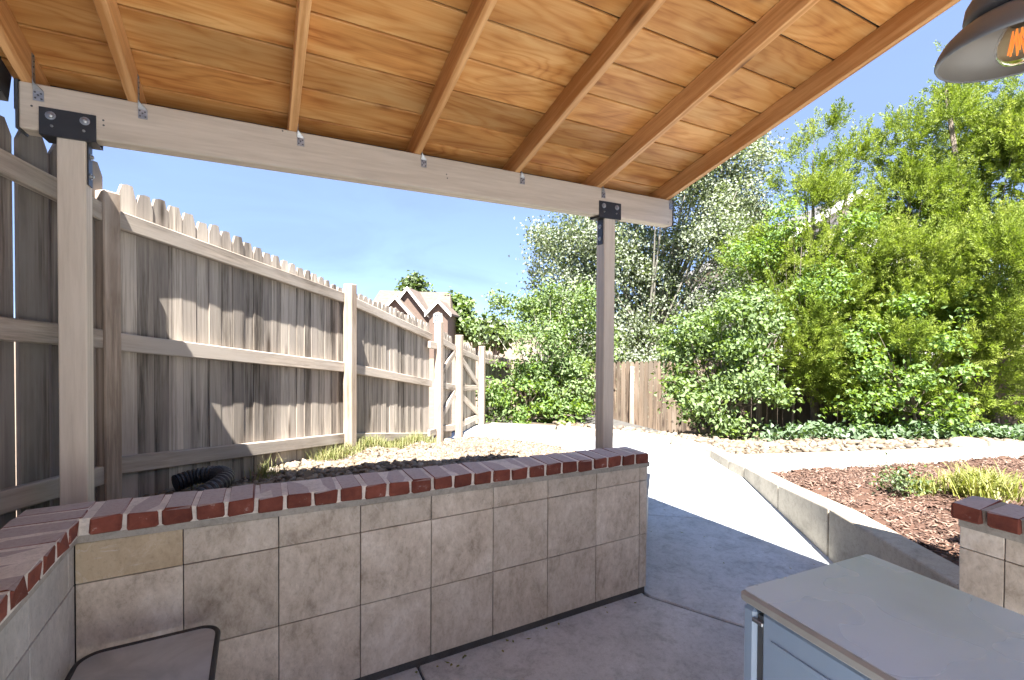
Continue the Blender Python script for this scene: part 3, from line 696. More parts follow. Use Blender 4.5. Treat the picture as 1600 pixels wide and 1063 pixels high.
# hurricane ties
def tie(x):
    t = .0018; xo = x+.0008
    b = MB()
    # strap on the rafter's right side
    za = zs(BY-.02)-.10
    b.add([(xo, BY-.016, za-.022), (xo, BY+.012, za-.03), (xo, BY+.004, za+.085), (xo, BY-.02, za+.085), (xo+t, BY-.016, za-.022), (xo+t, BY+.012, za-.03), (xo+t, BY+.004, za+.085), (xo+t, BY-.02, za+.085)],
          [(0, 3, 2, 1), (4, 5, 6, 7), (0, 1, 5, 4), (1, 2, 6, 5), (2, 3, 7, 6), (3, 0, 4, 7)])
    # twisted neck and plate on the beam face
    yf = BY-.0022
    b.add([(xo, BY-.016, za-.022), (xo+.026, yf, za-.045), (xo+.030, yf, za-.052), (xo-.002, yf, za-.05), (xo, BY-.019, za-.0215), (xo+.026, yf-t, za-.045), (xo+.03, yf-t, za-.052), (xo-.002, yf-t, za-.05)],
          [(0, 1, 2, 3), (4, 7, 6, 5), (0, 4, 5, 1), (2, 6, 7, 3)])
    b.box(xo-.002, xo+.030, yf-t, yf, za-.09, za-.05)
    o = b.build('hurricane_tie', M['galv'], cover)
    nl = MB()
    for dx_, dz in ((.004, -.058), (.022, -.062), (.013, -.068), (.005, -.08), (.023, -.082)):
        nl.lathe([(0, .0025), (.0035, .002), (.0035, 0)], n=6, m=axes((xo+dx_, yf-t, za+dz), (1, 0, 0), (0, 0, 1), (0, -1, 0)))
    for dy, dz in ((-.008, .01), (-.01, .035), (-.005, .058), (-.012, .075)):
        nl.lathe([(0, .0025), (.0035, .002), (.0035, 0)], n=6, m=axes((xo+t, BY+dy, za+dz), (0, 1, 0), (0, 0, 1), (1, 0, 0)))
    nl.build('nails', M['nail'], o)['kind'] = 'stuff'
for x in rx: tie(x)
# holes left by old screws in the beam
sh = MB()
for x, z in ((-2.50, 2.47), (-2.283, 2.46), (-2.282, 2.44), (-.80, 2.475), (-.795, 2.455), (.88, 2.40), (-1.62, 2.55)):
    sh.lathe([(0, .0008), (.004, .0006), (.004, 0)], n=8, m=axes((x, BY-.0004, z), (1, 0, 0), (0, 0, 1), (0, -1, 0)))
sh.build('screw_holes', M['nail'], cover)['kind'] = 'stuff'

# the house behind the tripod: unseen; eaves placed from their shadows, court opened up to bounce sunlight
house = empty('house', (0, -9, 0), 'unseen beige stuccoed house with low wings behind the covered patio', 'house')
MB().box(-7, 7, -9.2, -9, -.3, 3.0).build('wall', M['stucco'], house)
MB().box(2.2, 2.4, -9, -2.9, -.3, 2.9).box(2.4, 7, -3.1, -2.9, -.3, 2.9).build('wall', M['stucco'], house)
MB().box(-3.6, -3.4, -9, -.6, -.3, 2.7).box(-7, -3.6, -.8, -.6, -.3, 2.7).build('wall', M['stucco'], house)
def hslab(x0, x1, y0, z0, y1, z1, t=.16):
    MB().add([(x0, y0, z0), (x1, y0, z0), (x1, y1, z1), (x0, y1, z1), (x0, y0, z0+t), (x1, y0, z0+t), (x1, y1, z1+t), (x0, y1, z1+t)],
             [(0, 3, 2, 1), (4, 5, 6, 7), (0, 1, 5, 4), (1, 2, 6, 5), (2, 3, 7, 6), (3, 0, 4, 7)]).build('roof', M['shingle'], house)
hslab(1.25, 7.5, -2.25, 2.95, -8.5, 3.3); hslab(-7.5, 7.5, -8.5, 3.0, -13, 4.8); hslab(-7.5, -2.52, .20, zs(.20)+.10, -3.7, zs(-3.7)+.10)
MB().box(-3.4, 2.2, -9, -4.02, -.1, 0).build('bounce_court_floor', M['conc'], house)  # unseen floor, added to throw sunlight back under the patio roof

# ------------------------------------------------------------------ timber fence
def picket_mesh(w, mat, k):
    """dog-eared board one unit long in z, joined corners cut, slightly cupped"""
    e = w*.21; hz = .965
    prof = [(-w/2, 0), (w/2, 0), (w/2, hz), (w/2-e, 1), (-w/2+e, 1), (-w/2, hz)]
    if k % 2: prof = [(-w/2, 0), (w/2, 0), (w/2+.002, .5), (w/2, hz-.004), (w/2-e*.9, 1), (0, 1.002), (-w/2+e, .998), (-w/2, hz), (-w/2-.001, .45)]
    n = len(prof); t = .008
    vs = [(x, -t, z) for x, z in prof]+[(x, t, z) for x, z in prof]
    me = MB().add(vs, [tuple(range(n)), tuple(range(n, 2*n))[::-1]]+[((i+1) % n, i, n+i, n+(i+1) % n) for i in range(n)]).mesh('picket'); me.materials.append(mat); return me
pbk = [picket_mesh(.089, M['fence_brown'], k) for k in range(3)]
pm = [picket_mesh(.0888, M['fence'], k) for k in range(4)]; pmw = [picket_mesh(.134, M['fence_shaded'], k) for k in range(3)]
def picket(parent, p, d, z0, z1, meshes, k, nrm_):
    # nrm_ points to the viewer's side; local -y faces it
    m = axes((p.x, p.y, z0), d, -nrm_, (0, 0, 1)) @ Matrix.Rotation(random.uniform(-.003, .003), 4, 'Y') @ Matrix.Rotation(random.uniform(-.05, .05), 4, 'Z') @ Matrix.Diagonal((1, 1, z1-z0, 1))
    return link('picket', meshes[k % len(meshes)], m, parent)
def rail(parent, a, b, nrm_, h=.085, t=.038, name='rail', mat=None):
    """2x4 rail from a to b (points on its middle line, back face), local x along it"""
    L = (b-a).length; X = (b-a).normalized(); Y = -nrm_; Z = X.cross(Y)
    if Z.z < 0: Z = -Z; Y = Z.cross(X)
    me = cbox(name, L, t, h, mat or M['rail'], .005, (0, t/2, h/2)); return link(name, me, axes(a, X, Z.cross(X), Z), parent)
def fpost(parent, p, z0, z1, d, nrm_, mat=None, w=.089, name='post'):
    me = cbox(name, w, w, z1-z0, mat or M['postw'], .006, (w/2, w/2, 0)); return link(name, me, axes((p.x, p.y, z0), d, -nrm_, (0, 0, 1)), parent)
fence = empty('timber_fence', (FP.x, FP.y, .7), 'weathered grey dog-eared timber fence running away down the left side', 'fence')
# near panel of wide boards, behind the left post
d0 = Vector((math.sin(R(25)), math.cos(R(25)), 0)); n0 = Vector((d0.y, -d0.x, 0))
ns = 0; s = -.10
while s > -2.3:
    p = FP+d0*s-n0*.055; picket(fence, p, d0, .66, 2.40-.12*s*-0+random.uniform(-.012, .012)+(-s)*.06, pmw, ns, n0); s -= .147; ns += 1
for z in (2.16, 1.555, .90):
    sl = {2.16: .19, 1.555: .12, .90: .10}[z]
    rail(fence, FP+d0*-2.3-n0*.023+Vector((0, 0, z+2.3*sl*.8)), FP+d0*-.05-n0*.023+Vector((0, 0, z)), n0, .09)
# main run
s = .085; ns = 0
while s < 4.02:
    p = FP+fdir*s-fnor*(.055+random.uniform(0, .006)); picket(fence, p, fdir, interp(s, bot_s)-.06, interp(s, top_s)+random.uniform(-.012, .012), pm, random.randrange(4), fnor); s += .0896+random.uniform(0, .0012); ns += 1
def top_r(s): return interp(s, [(0, 2.155), (2.03, 1.93-.03), (4.05, 1.53)])
def mid_r(s): return interp(s, [(0, 1.545), (2.03, 1.275), (4.05, .92)])
def bot_r(s): return interp(s, [(0, .925), (2.03, .63), (4.05, .22)])
nh = MB(); s = .085
while s < 4.02:
    for fz in (top_r, mid_r, bot_r):
        for o_ in (-.02, .02):
            p = FP+fdir*(s+o_)-fnor*.02+Vector((0, 0, fz(s)+random.uniform(-.022, .022)))
            nh.lathe([(0, .003), (.0032, .002), (.0032, -.006)], n=6, m=axes(p-fnor*.0045+fnor*.0, fdir, (0, 0, 1), fnor))
    s += .18
nh.build('nails', M['nail'], fence)['kind'] = 'stuff'
for a, b in ((-.01, 1.983), (2.077, 4.02)):
    for fz in (top_r, mid_r, bot_r):
        rail(fence, FP+fdir*a-fnor*.025+Vector((0, 0, fz(a))), FP+fdir*b-fnor*.025+Vector((0, 0, fz(b))), fnor, .088)
fpost(fence, FP-fdir*.05-fnor*.01, .3, 2.27, fdir, fnor, M['postw'], .082); fpost(fence, FP+fdir*2.03+fnor*.02, .2, 2.03, fdir, fnor, M['postnew'])
# short filler blocks by the gate post
for z in (1.44, .30): rail(fence, FP+fdir*3.86+fnor*.014+Vector((0, 0, z)), FP+fdir*4.08+fnor*.014+Vector((0, 0, z-.02)), fnor, .09)
for s_, z1, lab in ((4.15, 1.74, 'square cedar post at the near hinge side of the gate'), (4.97, 1.56, 'square reddish cedar post between the two gate leaves'), (6.16, 1.36, 'square cedar post at the far side of the gate, beside the shrub')):
    po = fpost(None, FP+fdir*s_+fnor*.03, -.1 if s_ > 4.5 else .02, z1, fdir, fnor, M['postnew'], .10, 'gate_post'); tag(po, lab, 'post', 'gate posts')
# two gate leaves with braces
def gate(s0, s1, down, label):
    g_ = empty('timber_gate', tuple(FP+fdir*s0+Vector((0, 0, .1))), label, 'gate', 'gate leaves')
    s = s0+.05
    while s < s1-.02:
        picket(g_, FP+fdir*s-fnor*.05, fdir, interp(s, bot_s)+.03, interp(s, top_s)+random.uniform(-.01, .01), pm, random.randrange(4), fnor); s += .0915
    zt = lambda s: interp(s, top_s)-.16; zb = lambda s: interp(s, bot_s)+.17; zm = lambda s: (zt(s)+zb(s))/2
    P = lambda s, z, o=.0: FP+fdir*s-fnor*(.02-o)+Vector((0, 0, z))
    for z in (zt, zm, zb): rail(g_, P(s0, z(s0)), P(s1, z(s1)), fnor, .09)
    for lo, hi in ((zm, zt), (zb, zm)):
        a, b = ((s0+.02, lo(s0)+.06), (s1-.02, hi(s1)-.06)) if not down else ((s0+.02, hi(s0)-.06), (s1-.02, lo(s1)+.06))
        rail(g_, P(a[0], a[1], .004), P(b[0], b[1], .004), fnor, .09, .034, 'brace')
gate(4.21, 4.91, False, 'near gate leaf with braces rising to the right')
gate(5.03, 6.09, True, 'far gate leaf with braces falling to the right')
# fence beyond the gate
fence2 = empty('timber_fence', tuple(FP+fdir*6.2), 'short weathered fence run beyond the gate, half hidden by the leafy shrub', 'fence')
s = 6.27
while s < 8.7:
    picket(fence2, FP+fdir*s-fnor*.055, fdir, interp(s, bot_s)-.1, interp(s, top_s)+random.uniform(-.01, .01), pm, random.randrange(4), fnor); s += .0925
for fz in (lambda s: interp(s, top_s)-.17, lambda s: (interp(s, top_s)+interp(s, bot_s))/2):
    rail(fence2, FP+fdir*6.22-fnor*.025+Vector((0, 0, fz(6.22))), FP+fdir*8.6-fnor*.025+Vector((0, 0, fz(8.6))), fnor, .088)
# back fence
bdir = Vector((.737, -.676, 0)).normalized(); bnor = Vector((-.676, -.737, 0)).normalized(); B0 = Vector((3.35, 7.2, 0))
fence3 = empty('timber_fence', tuple(B0), 'long brown timber fence across the back of the yard behind the bushes', 'fence')
s = 0.
while s < 14.2:
    z0 = -.62+.042*s; picket(fence3, B0+bdir*s, bdir, z0-.05, z0+1.52+random.uniform(-.012, .012), pbk, random.randrange(3), bnor); s += .0935
for s_ in np.arange(.1, 14, 2.42):
    z0 = -.62+.042*s_; fpost(fence3, B0+bdir*s_+bnor*.06, z0-.1, z0+1.42, bdir, bnor, M['postnew'])
# dry grass along the fence foot
def blades(name, pts, n, h0, h1, spread, mat, w=.006, lean=.5):
    V = []; Fc = []
    for _ in range(n):
        p = Vector(random.choice(pts))+Vector((random.gauss(0, spread), random.gauss(0, spread), 0)); h = random.uniform(h0, h1); a = random.uniform(0, 6.283)
        d = Vector((math.cos(a), math.sin(a), 0))*h*random.uniform(.2, 1)*lean; s_ = Vector((-math.sin(a), math.cos(a), 0))*w/2
        b = len(V); V += [p-s_, p+s_, p+d*.4+Vector((0, 0, h*.65))+s_*.7, p+d*.4+Vector((0, 0, h*.65))-s_*.7, p+d+Vector((0, 0, h*random.uniform(.7, 1)))]
        Fc += [(b, b+1, b+2), (b, b+2, b+3), (b+3, b+2, b+4)]
    return V, Fc
pts = []
for s_ in np.arange(.15, 3.9, .05):
    p = FP+fdir*s_+fnor*.06
    if random.random() < (0.12 if s_ < 1.5 else 1): pts.append((p.x, p.y, gh(p.x, p.y)-.01))
V, Fc = blades('grass', pts, 2600, .05, .17, .05, M['straw'], .005, .9)
npmesh('dry_grass', V, Fc, M['straw'], None, 'stuff', False, np.repeat(rng.random(len(V)//5), 5))

# ------------------------------------------------------------------ objects on the patio
# pendant lamp hanging from a rafter
lamp = empty('pendant_lamp', (-.31, -1.80, 2.2), 'grey enamel pendant lamp with flared shade and amber filament bulb', 'lamp')
MB().lathe([(.1265, .001), (.131, -.001), (.1335, .004), (.1325, .011), (.128, .023), (.118, .040), (.103, .056), (.086, .068), (.074, .075)], (-.31, -1.80, 2.2), 48).build('lamp_shade', M['lampmetal'], lamp, None, True)
MB().lathe([(.1265, .001), (.1255, .022), (.115, .039), (.1, .054), (.083, .066), (.07, .073), (.03, .076), (.02, .076)], (-.31, -1.80, 2.2), 48).build('shade_lining', M['lampin'], lamp, None, True)
MB().lathe([(.0735, .0755), (.086, .078), (.0875, .088), (.084, .112), (.07, .138), (.045, .152), (.02, .156), (.018, .20), (0, .20)], (-.31, -1.80, 2.2), 40).build('canopy', M['lampmetal'], lamp, None, True)
bl = MB().lathe([(.013, .072), (.017, .06), (.030, .036), (.037, .012), (.034, -.008), (.022, -.022), (.009, -.027), (0, -.0275)], (-.31, -1.80, 2.2), 28).build('bulb', M['bulb'], lamp, None, True)
fl = MB()
for k in range(8):
    a0 = 2*math.pi*k/8; a1 = 2*math.pi*(k+.5)/8
    fl.tube([(-.31+.011*math.cos(a0), -1.80+.011*math.sin(a0), 2.2+.045), (-.31+.017*math.cos(a1), -1.80+.017*math.sin(a1), 2.2-.006)], .0016, 6)
    fl.tube([(-.31+.017*math.cos(a1), -1.80+.017*math.sin(a1), 2.2-.006), (-.31+.011*math.cos(a0+.785), -1.80+.011*math.sin(a0+.785), 2.2+.045)], .0016, 6)
fl.build('filament', M['filament'], bl)
MB().lathe([(.017, .078), (.017, .062), (.013, .06), (0, .06)], (-.31, -1.80, 2.2), 20).build('socket', M['black'], lamp, None, True)
MB().tube([(-.31, -1.80, 2.395), (-.31, -1.80, zs(-1.80)-.002)], .005, 8).build('cord', M['black'], lamp)

# small side table with frosted glass top
table = empty('side_table', (-2.07, -.27, 0), 'small square side table with frosted glass top and dark metal rim in the wall corner', 'table')
def rrect(x0, x1, y0, y1, r, n=6):
    out = []
    for cx, cy, a0 in ((x1-r, y1-r, 0), (x0+r, y1-r, 90), (x0+r, y0+r, 180), (x1-r, y0+r, 270)):
        for k in range(n+1):
            a = R(a0+90*k/n); out.append((cx+r*math.cos(a), cy+r*math.sin(a)))
    return out
tx0, tx1, ty0, ty1 = -2.279, -1.852, -.50, -.045
me = MB().prism(rrect(tx0+.012, tx1-.012, ty0+.012, ty1-.012, .06), .462, .470).mesh('glass_top'); me.materials.append(M['frost']); link('glass_top', me, None, table).matrix_local = WM[table].inverted()
ring = rrect(tx0+.008, tx1-.008, ty0+.008, ty1-.008, .066, 8)
MB().tube([(x, y, .466) for x, y in ring+ring[:2]], .0095, 10, False).build('rim', M['black'], table, None, True)
for sx in (0, 1):
    for sy in (0, 1):
        x = tx0+.05 if sx == 0 else tx1-.05; y = ty0+.05 if sy == 0 else ty1-.05; ox = -.02 if sx == 0 else .02; oy = -.02 if sy == 0 else .02
        MB().tube([(x-ox, y-oy, .455), (x, y, .4), (x+ox*.6, y+oy*.6, .0)], .009, 8).build('leg', M['black'], table)
MB().tube([(tx0+.06, ty0+.06, .447), (tx1-.06, ty1-.06, .447)], .008, 8).tube([(tx1-.06, ty0+.06, .445), (tx0+.06, ty1-.06, .445)], .008, 8).build('cross_brace', M['black'], table)

# metal cabinet (small refrigerator) bottom right
fr = empty('mini_fridge', (-.17, -1.55, 0), 'blue grey metal mini fridge with scuffed shiny top in the foreground', 'fridge')
fm = axes((-.471, -1.279, 0), (.5965, -.049, 0), (.049*-1*-1, .5965, 0), (0, 0, 1))
FW_, FD_ = .598, .56
def fbox(name, x0, x1, y0, y1, z0, z1, mat, off=.006):
    me = cbox(name, x1-x0, y1-y0, z1-z0, mat, off); return link(name, me, fm @ T(x0, y0, z0), fr)
fbox('cabinet', .010, FW_-.010, -FD_, -.068, .03, .815, M['fridge'], .008)
fbox('door', .006, FW_-.006, -.050, -.006, .05, .812, M['fridge'], .010)
fbox('gasket', .016, FW_-.016, -.068, -.050, .055, .80, M['gasket'], .002)
for z_ in (.07, .775): fbox('hinge', .004, .03, -.075, -.04, z_, z_+.012, M['galv'], .002)
for z_ in (.10, .74): fbox('side_rib', .006, .0099, -FD_+.03, -.10, z_, z_+.012, M['fridge'], .0012)
tp = fbox('top_panel', .0, FW_, -FD_, 0, .817, .849, M['rimgrey'], .008)
me = MB().prism(rrect(.007, FW_-.007, -FD_+.007, -.007, .015), .8495, .853).mesh('top_sheet'); soften(me, .0012); me.materials.append(M['fridge_top']); link('top_sheet', me, fm, tp)
for x in (.1, .5):
    for y in (-.48, -.06): MB().lathe([(.018, 0), (.018, .03)], n=12).build('foot', M['black'], fr, fm @ T(x, y, 0))

# corrugated drain hose lying on the gravel behind the wall
path = [Vector(p) for p in ((-2.28, .40, .70), (-2.16, .50, .725), (-2.04, .62, .75), (-1.93, .75, .775), (-1.885, .88, .785), (-1.93, .99, .785), (-2.04, 1.02, .775), (-2.13, .98, .76))]
def smooth_path(P, k=14):
    out = []
    for i in range(len(P)-1):
        p0, p1, p2, p3 = P[max(i-1, 0)], P[i], P[i+1], P[min(i+2, len(P)-1)]
        for j in range(k):
            t = j/k; out.append(.5*((2*p1)+(p2-p0)*t+(2*p0-5*p1+4*p2-p3)*t*t+(3*p1-p0-3*p2+p3)*t**3))
    return out+[P[-1]]
sp = smooth_path(path, 15)
hose = tag(MB().tube(sp, [(.047, .047, .039)[i % 3] for i in range(len(sp))], 14).build('drain_hose', M['black'], None, None, False), 'black corrugated drain hose looped on the gravel behind the brick cap', 'hose')
for q_ in range(0):
    pass

# boulders
def boulder(px, py, dep, r, lab, sq=.6):
    bm = bmesh.new(); bmesh.ops.create_icosphere(bm, subdivisions=3, radius=1)
    c = spot(px, py, dep); sd_ = random.random()*50
    from mathutils import noise as mn
    for v in bm.verts:
        v.co *= 1+.22*mn.noise(v.co*1.3+Vector((sd_, 0, 0)))+.06*mn.noise(v.co*4+Vector((sd_, 3, 0)))
        v.co.x *= r*1.25; v.co.y *= r*.9; v.co.z *= r*sq
    me = bpy.data.meshes.new('boulder'); bm.to_mesh(me); bm.free(); me.materials.append(M['boulder'])
    me.polygons.foreach_set('use_smooth', [True]*len(me.polygons))
    o = link('boulder', me, T(*c) @ Matrix.Rotation(R(-28), 4, 'Z')); tag(o, lab, 'boulder', 'pale boulders behind the concrete strip')
boulder(1205, 699, 6.5, .11, 'single rounded pale boulder in the cobbles near the kerb')
boulder(1512, 697, 6.6, .20, 'tallest pale boulder by the leafy ground cover at right')
boulder(1578, 700, 6.4, .20, 'low flat boulder at the right edge behind the strip', .4)
boulder(1440, 702, 6.5, .12, 'small boulder just left of the tallest one', .5)
boulder(983, 678, 8.6, .13, 'pale stone against the foot of the back fence', .6)

# ------------------------------------------------------------------ foliage
def leaves(C_, L, W_, upbias=.3, out=None, outbias=.0, fold=.25):
    """two-triangle folded leaves at the points C_; returns vertices and triangles"""
    n = len(C_); d = rng.normal(0, 1, (n, 3)); d[:, 2] -= .25
    if out is not None: d += out*outbias
    d /= np.linalg.norm(d, axis=1)[:, None]
    nr = rng.normal(0, 1, (n, 3)); nr[:, 2] += upbias*3
    if out is not None: nr += out*1.2
    s = np.cross(d, nr); s /= np.linalg.norm(s, axis=1)[:, None]+1e-9; nn = np.cross(s, d)
    l = (L*rng.uniform(.6, 1.25, n))[:, None]; w = (W_*rng.uniform(.7, 1.2, n))[:, None]
    base = C_-d*l/2; tip = C_+d*l/2; mid = C_-d*l*.05
    le = mid+s*w/2+nn*w*fold; ri = mid-s*w/2+nn*w*fold
    V = np.stack([base, le, tip, ri], 1).reshape(-1, 3)
    F0 = np.array([(0, 2, 1), (0, 3, 2)]); Fc = (F0[None]+(np.arange(n)*4)[:, None, None]).reshape(-1, 3)
    return V, Fc
def lumps(blobs, power, count=11, size=.36, shell=.45):
    """break each ellipsoid of a crown into lumps of foliage with gaps between them"""
    vol = np.array([b[1][0]*b[1][1]*b[1][2] for b in blobs])**power; out = []; wt = []
    for (c, r), v in zip(blobs, vol):
        m = max(5, int(count*(1 if r.min() > .3 else .7)))
        d = rng.normal(0, 1, (m, 3)); d /= np.linalg.norm(d, axis=1)[:, None]
        cc = c+d*r*(shell+(1-shell)*rng.random(m)**.6)[:, None]*.92
        sz = rng.uniform(.7, 1.35, m)
        for q, dd, z in zip(cc, d, sz): out.append((q, r*size*z*np.array([1, 1, .8]), dd)); wt.append(v/m*z**2)
    wt = np.array(wt); return out, wt/wt.sum()
def blob_points(blobs, n, shell=.5, spread=.16, per=26, thin=None):
    """clustered leaf points on the lumps of a crown; also outward directions and a tint per leaf"""
    L_, w = lumps(blobs, .72, 20 if n > 50000 else 12, .36, .3 if n > 50000 else .45)
    nc = max(1, n//per); ch = rng.choice(len(L_), nc, p=w)
    c = np.array([L_[i][0] for i in ch]); r = np.array([L_[i][1] for i in ch]); o = np.array([L_[i][2] for i in ch])
    d = rng.normal(0, 1, (nc, 3))+o*.6; d[:, 2] += .25; d /= np.linalg.norm(d, axis=1)[:, None]
    cc = c+d*r*(.45+.65*rng.random(nc)**.6)[:, None]
    lt = rng.random(len(L_))[ch]; ct = rng.random(nc)
    k = rng.poisson(per, nc); idx = np.repeat(np.arange(nc), k)
    sp_ = spread*rng.uniform(.45, 1.2, nc)[idx][:, None]
    P = cc[idx]+rng.normal(0, 1, (len(idx), 3))*sp_*np.array([1, 1, .7])
    t = np.clip(.3*lt[idx]+.35*ct[idx]+.35*rng.random(len(idx)), 0, 1)
    return P, d[idx], cc, t
def pxblob(px, py, dep, rx_, ry_, depth=None):
    c = spot(px, py, dep); k = dep/749
    return (np.array(c), np.array([rx_*k, (depth or max(rx_, ry_)*.8)*k, ry_*k]))
def limbs(base, tips, r=.05, n=40, mat='bark'):
    b = MB(); base = Vector(base)
    for _ in range(n):
        t = Vector(tips[random.randrange(len(tips))])
        m_ = base.lerp(t, .45); m_.z += .12*(t-base).length*random.uniform(-.3, .8); q = base.lerp(t, .75)+Vector((random.gauss(0, .06), random.gauss(0, .06), random.gauss(0, .06)))
        b.tube([base+Vector((random.gauss(0, r*.5), random.gauss(0, r*.5), 0)), m_, q, t], [r*random.uniform(.5, 1)*.6, r*.35, r*.2, r*.08], 5, False)
    return b
def bush(name, label, cat, blobs, n, L, W_, mat, base, trunk=.07, nl=40, per=26, spread=.15, shell=.5, upb=.3, group=None, barkm='bark', extra=None):
    t = empty(name, tuple(base), label, cat, group)
    P, o, cc, tn = blob_points(blobs, n, shell, spread, per)
    V, Fc = leaves(P, L, W_, upb, o, .3); npmesh('crown', V, Fc, M[mat], t, 'stuff', False, np.repeat(tn, 4))
    ctr = np.mean([b[0] for b in blobs], 0); fork = Vector(base).lerp(Vector(ctr), .35)
    tk = MB().tube([base, Vector(base).lerp(fork, .5)+Vector((.04, .02, 0)), fork, Vector(ctr)], [trunk, trunk*.8, trunk*.65, trunk*.3], 9)
    tk.build('trunk', M[barkm], t)
    limbs(fork, cc, trunk*.7, nl).build('branches', M[barkm], t)['kind'] = 'stuff'
    return t
def sprays(blobs, n, L, W_, per=46, length=.34, shell=.62):
    """juniper plumes: feathery shoots that reach up and outwards"""
    L_, w = lumps(blobs, .62, 14, .34, .5)
    nc = n//per; ch = rng.choice(len(L_), nc, p=w); c = np.array([L_[i][0] for i in ch]); r = np.array([L_[i][1] for i in ch]); o = np.array([L_[i][2] for i in ch])
    d = rng.normal(0, 1, (nc, 3))+o*.7; d /= np.linalg.norm(d, axis=1)[:, None]
    cc = c+d*r*(.4+.7*rng.random(nc)**.6)[:, None]
    ax = d*.9+rng.normal(0, .3, (nc, 3)); ax[:, 2] += .75; ax /= np.linalg.norm(ax, axis=1)[:, None]
    tn = np.clip(.45*rng.random(len(L_))[ch]+.55*rng.random(nc), 0, 1)
    idx = np.repeat(np.arange(nc), per); t = rng.random(len(idx)); ln = length*rng.uniform(.5, 1.3, nc)[idx]
    side = rng.normal(0, 1, (len(idx), 3)); A = ax[idx]; side -= A*(side*A).sum(1)[:, None]; side /= np.linalg.norm(side, axis=1)[:, None]
    wdt = .065*(1-t*.8)*rng.random(len(idx))**.5
    P = cc[idx]+A*(t*ln)[:, None]+side*wdt[:, None]
    dirn = A*.9+side*.75; dirn /= np.linalg.norm(dirn, axis=1)[:, None]
    s = np.cross(dirn, rng.normal(0, 1, P.shape)); s /= np.linalg.norm(s, axis=1)[:, None]
    l = (L*rng.uniform(.6, 1.3, len(idx)))[:, None]
    V = np.stack([P-s*W_/2, P+s*W_/2, P+dirn*l+s*W_*.15], 1).reshape(-1, 3)
    Fc = np.arange(len(V)).reshape(-1, 3)
    # one colour per shoot: share the root vertex of each shoot's leaflets so they stay separate islands
    return V, Fc, cc, np.repeat(np.clip(tn[idx]+rng.normal(0, .08, len(idx)), 0, 1), 3)
def juniper(label, blobs, n, base, mat='juniper', trunk=.08, nl=26, length=.36):
    t = empty('juniper_tree', tuple(base), label, 'tree', 'junipers along the back fence')
    V, Fc, cc, tn = sprays(blobs, int(n*2.6), .044, .016, 90, length); npmesh('crown', V, Fc, M[mat], t, 'stuff', False, tn)
    tops = sorted(blobs, key=lambda b: -b[0][2]); top = Vector(tops[0][0])
    MB().tube([base, Vector(base).lerp(top, .35)+Vector((.06, 0, 0)), Vector(base).lerp(top, .7), top], [trunk, trunk*.75, trunk*.45, trunk*.12], 9).build('trunk', M['bark'], t)
    limbs(Vector(base).lerp(top, .25), cc, trunk*.5, nl).build('branches', M['bark'], t)['kind'] = 'stuff'
    for b in blobs[1:]:
        if b[1][2] > b[1][0]*1.8: MB().tube([Vector(base).lerp(top, .4), Vector(b[0])-Vector((0, 0, b[1][2])), Vector(b[0])+Vector((0, 0, b[1][2]*.8))], [.03, .02, .005], 6).build('limb', M['bark'], t)
    return t
def gpt(px, dep, z): 
    p = spot(px, 520, dep); return Vector((p.x, p.y, z))

bush('silver_poplar', 'tall silvery grey-green poplar behind the right post', 'tree',
     [pxblob(885, 395, 12.3, 62, 70), pxblob(955, 470, 12.2, 95, 95), pxblob(1035, 340, 12.5, 120, 130), pxblob(1125, 300, 12.8, 80, 100), pxblob(1168, 250, 13, 42, 45), pxblob(1100, 450, 12.4, 95, 100), pxblob(868, 470, 12.2, 48, 60), pxblob(1010, 560, 12, 90, 50), pxblob(940, 380, 12.5, 70, 70), pxblob(1060, 200, 12.8, 110, 80), pxblob(975, 600, 11.6, 60, 50), pxblob(1060, 610, 11.4, 60, 50)],
     120000, .08, .062, 'poplar', gpt(1010, 12.6, -.6), .12, 50, 30, .2, .35, .1, None, 'palebark')
bush('leafy_shrub', 'loose bright green shrub at the end of the left fence', 'shrub',
     [pxblob(800, 490, 9.6, 40, 42), pxblob(848, 545, 9.2, 72, 70), pxblob(885, 620, 9.0, 52, 48), pxblob(815, 620, 9.0, 50, 48), pxblob(905, 520, 9.4, 40, 70), pxblob(852, 470, 9.6, 40, 38)],
     13000, .08, .05, 'shrub', gpt(855, 9.2, -.3), .05, 55, 20, .13, .4, .3, None, 'palebark')
bush('leafy_shrub', 'shrub with long arching leafy shoots over the fence beyond the gate', 'shrub',
     [pxblob(775, 600, 8.7, 22, 34), pxblob(800, 650, 8.6, 34, 24), pxblob(870, 652, 8.5, 60, 22), pxblob(835, 590, 8.7, 26, 30)],
     2600, .085, .055, 'vine', gpt(835, 8.7, -.15), .03, 30, 14, .1, .4, .3)
bush('broadleaf_bush', 'broad leaved light green bush spreading in front of the back fence', 'bush',
     [pxblob(1120, 570, 7.9, 75, 70), pxblob(1190, 575, 7.9, 50, 58), pxblob(1075, 545, 8.1, 40, 42), pxblob(1115, 640, 7.7, 52, 36), pxblob(1160, 500, 8.2, 60, 45), pxblob(1060, 600, 7.9, 24, 20), pxblob(1225, 610, 7.7, 24, 26)],
     11000, .09, .056, 'shrub', gpt(1125, 7.9, -.25), .05, 60, 18, .14, .35, .3)
juniper('juniper with two thin leaning spires on top, nearest the poplar', [pxblob(1270, 250, 8.9, 20, 62), pxblob(1325, 255, 9, 12, 44), pxblob(1255, 400, 8.9, 75, 95), pxblob(1195, 440, 9, 60, 70), pxblob(1300, 400, 8.8, 70, 90), pxblob(1250, 530, 8.6, 65, 80), pxblob(1310, 540, 8.5, 60, 90)], 78000, gpt(1275, 9.0, -.3))
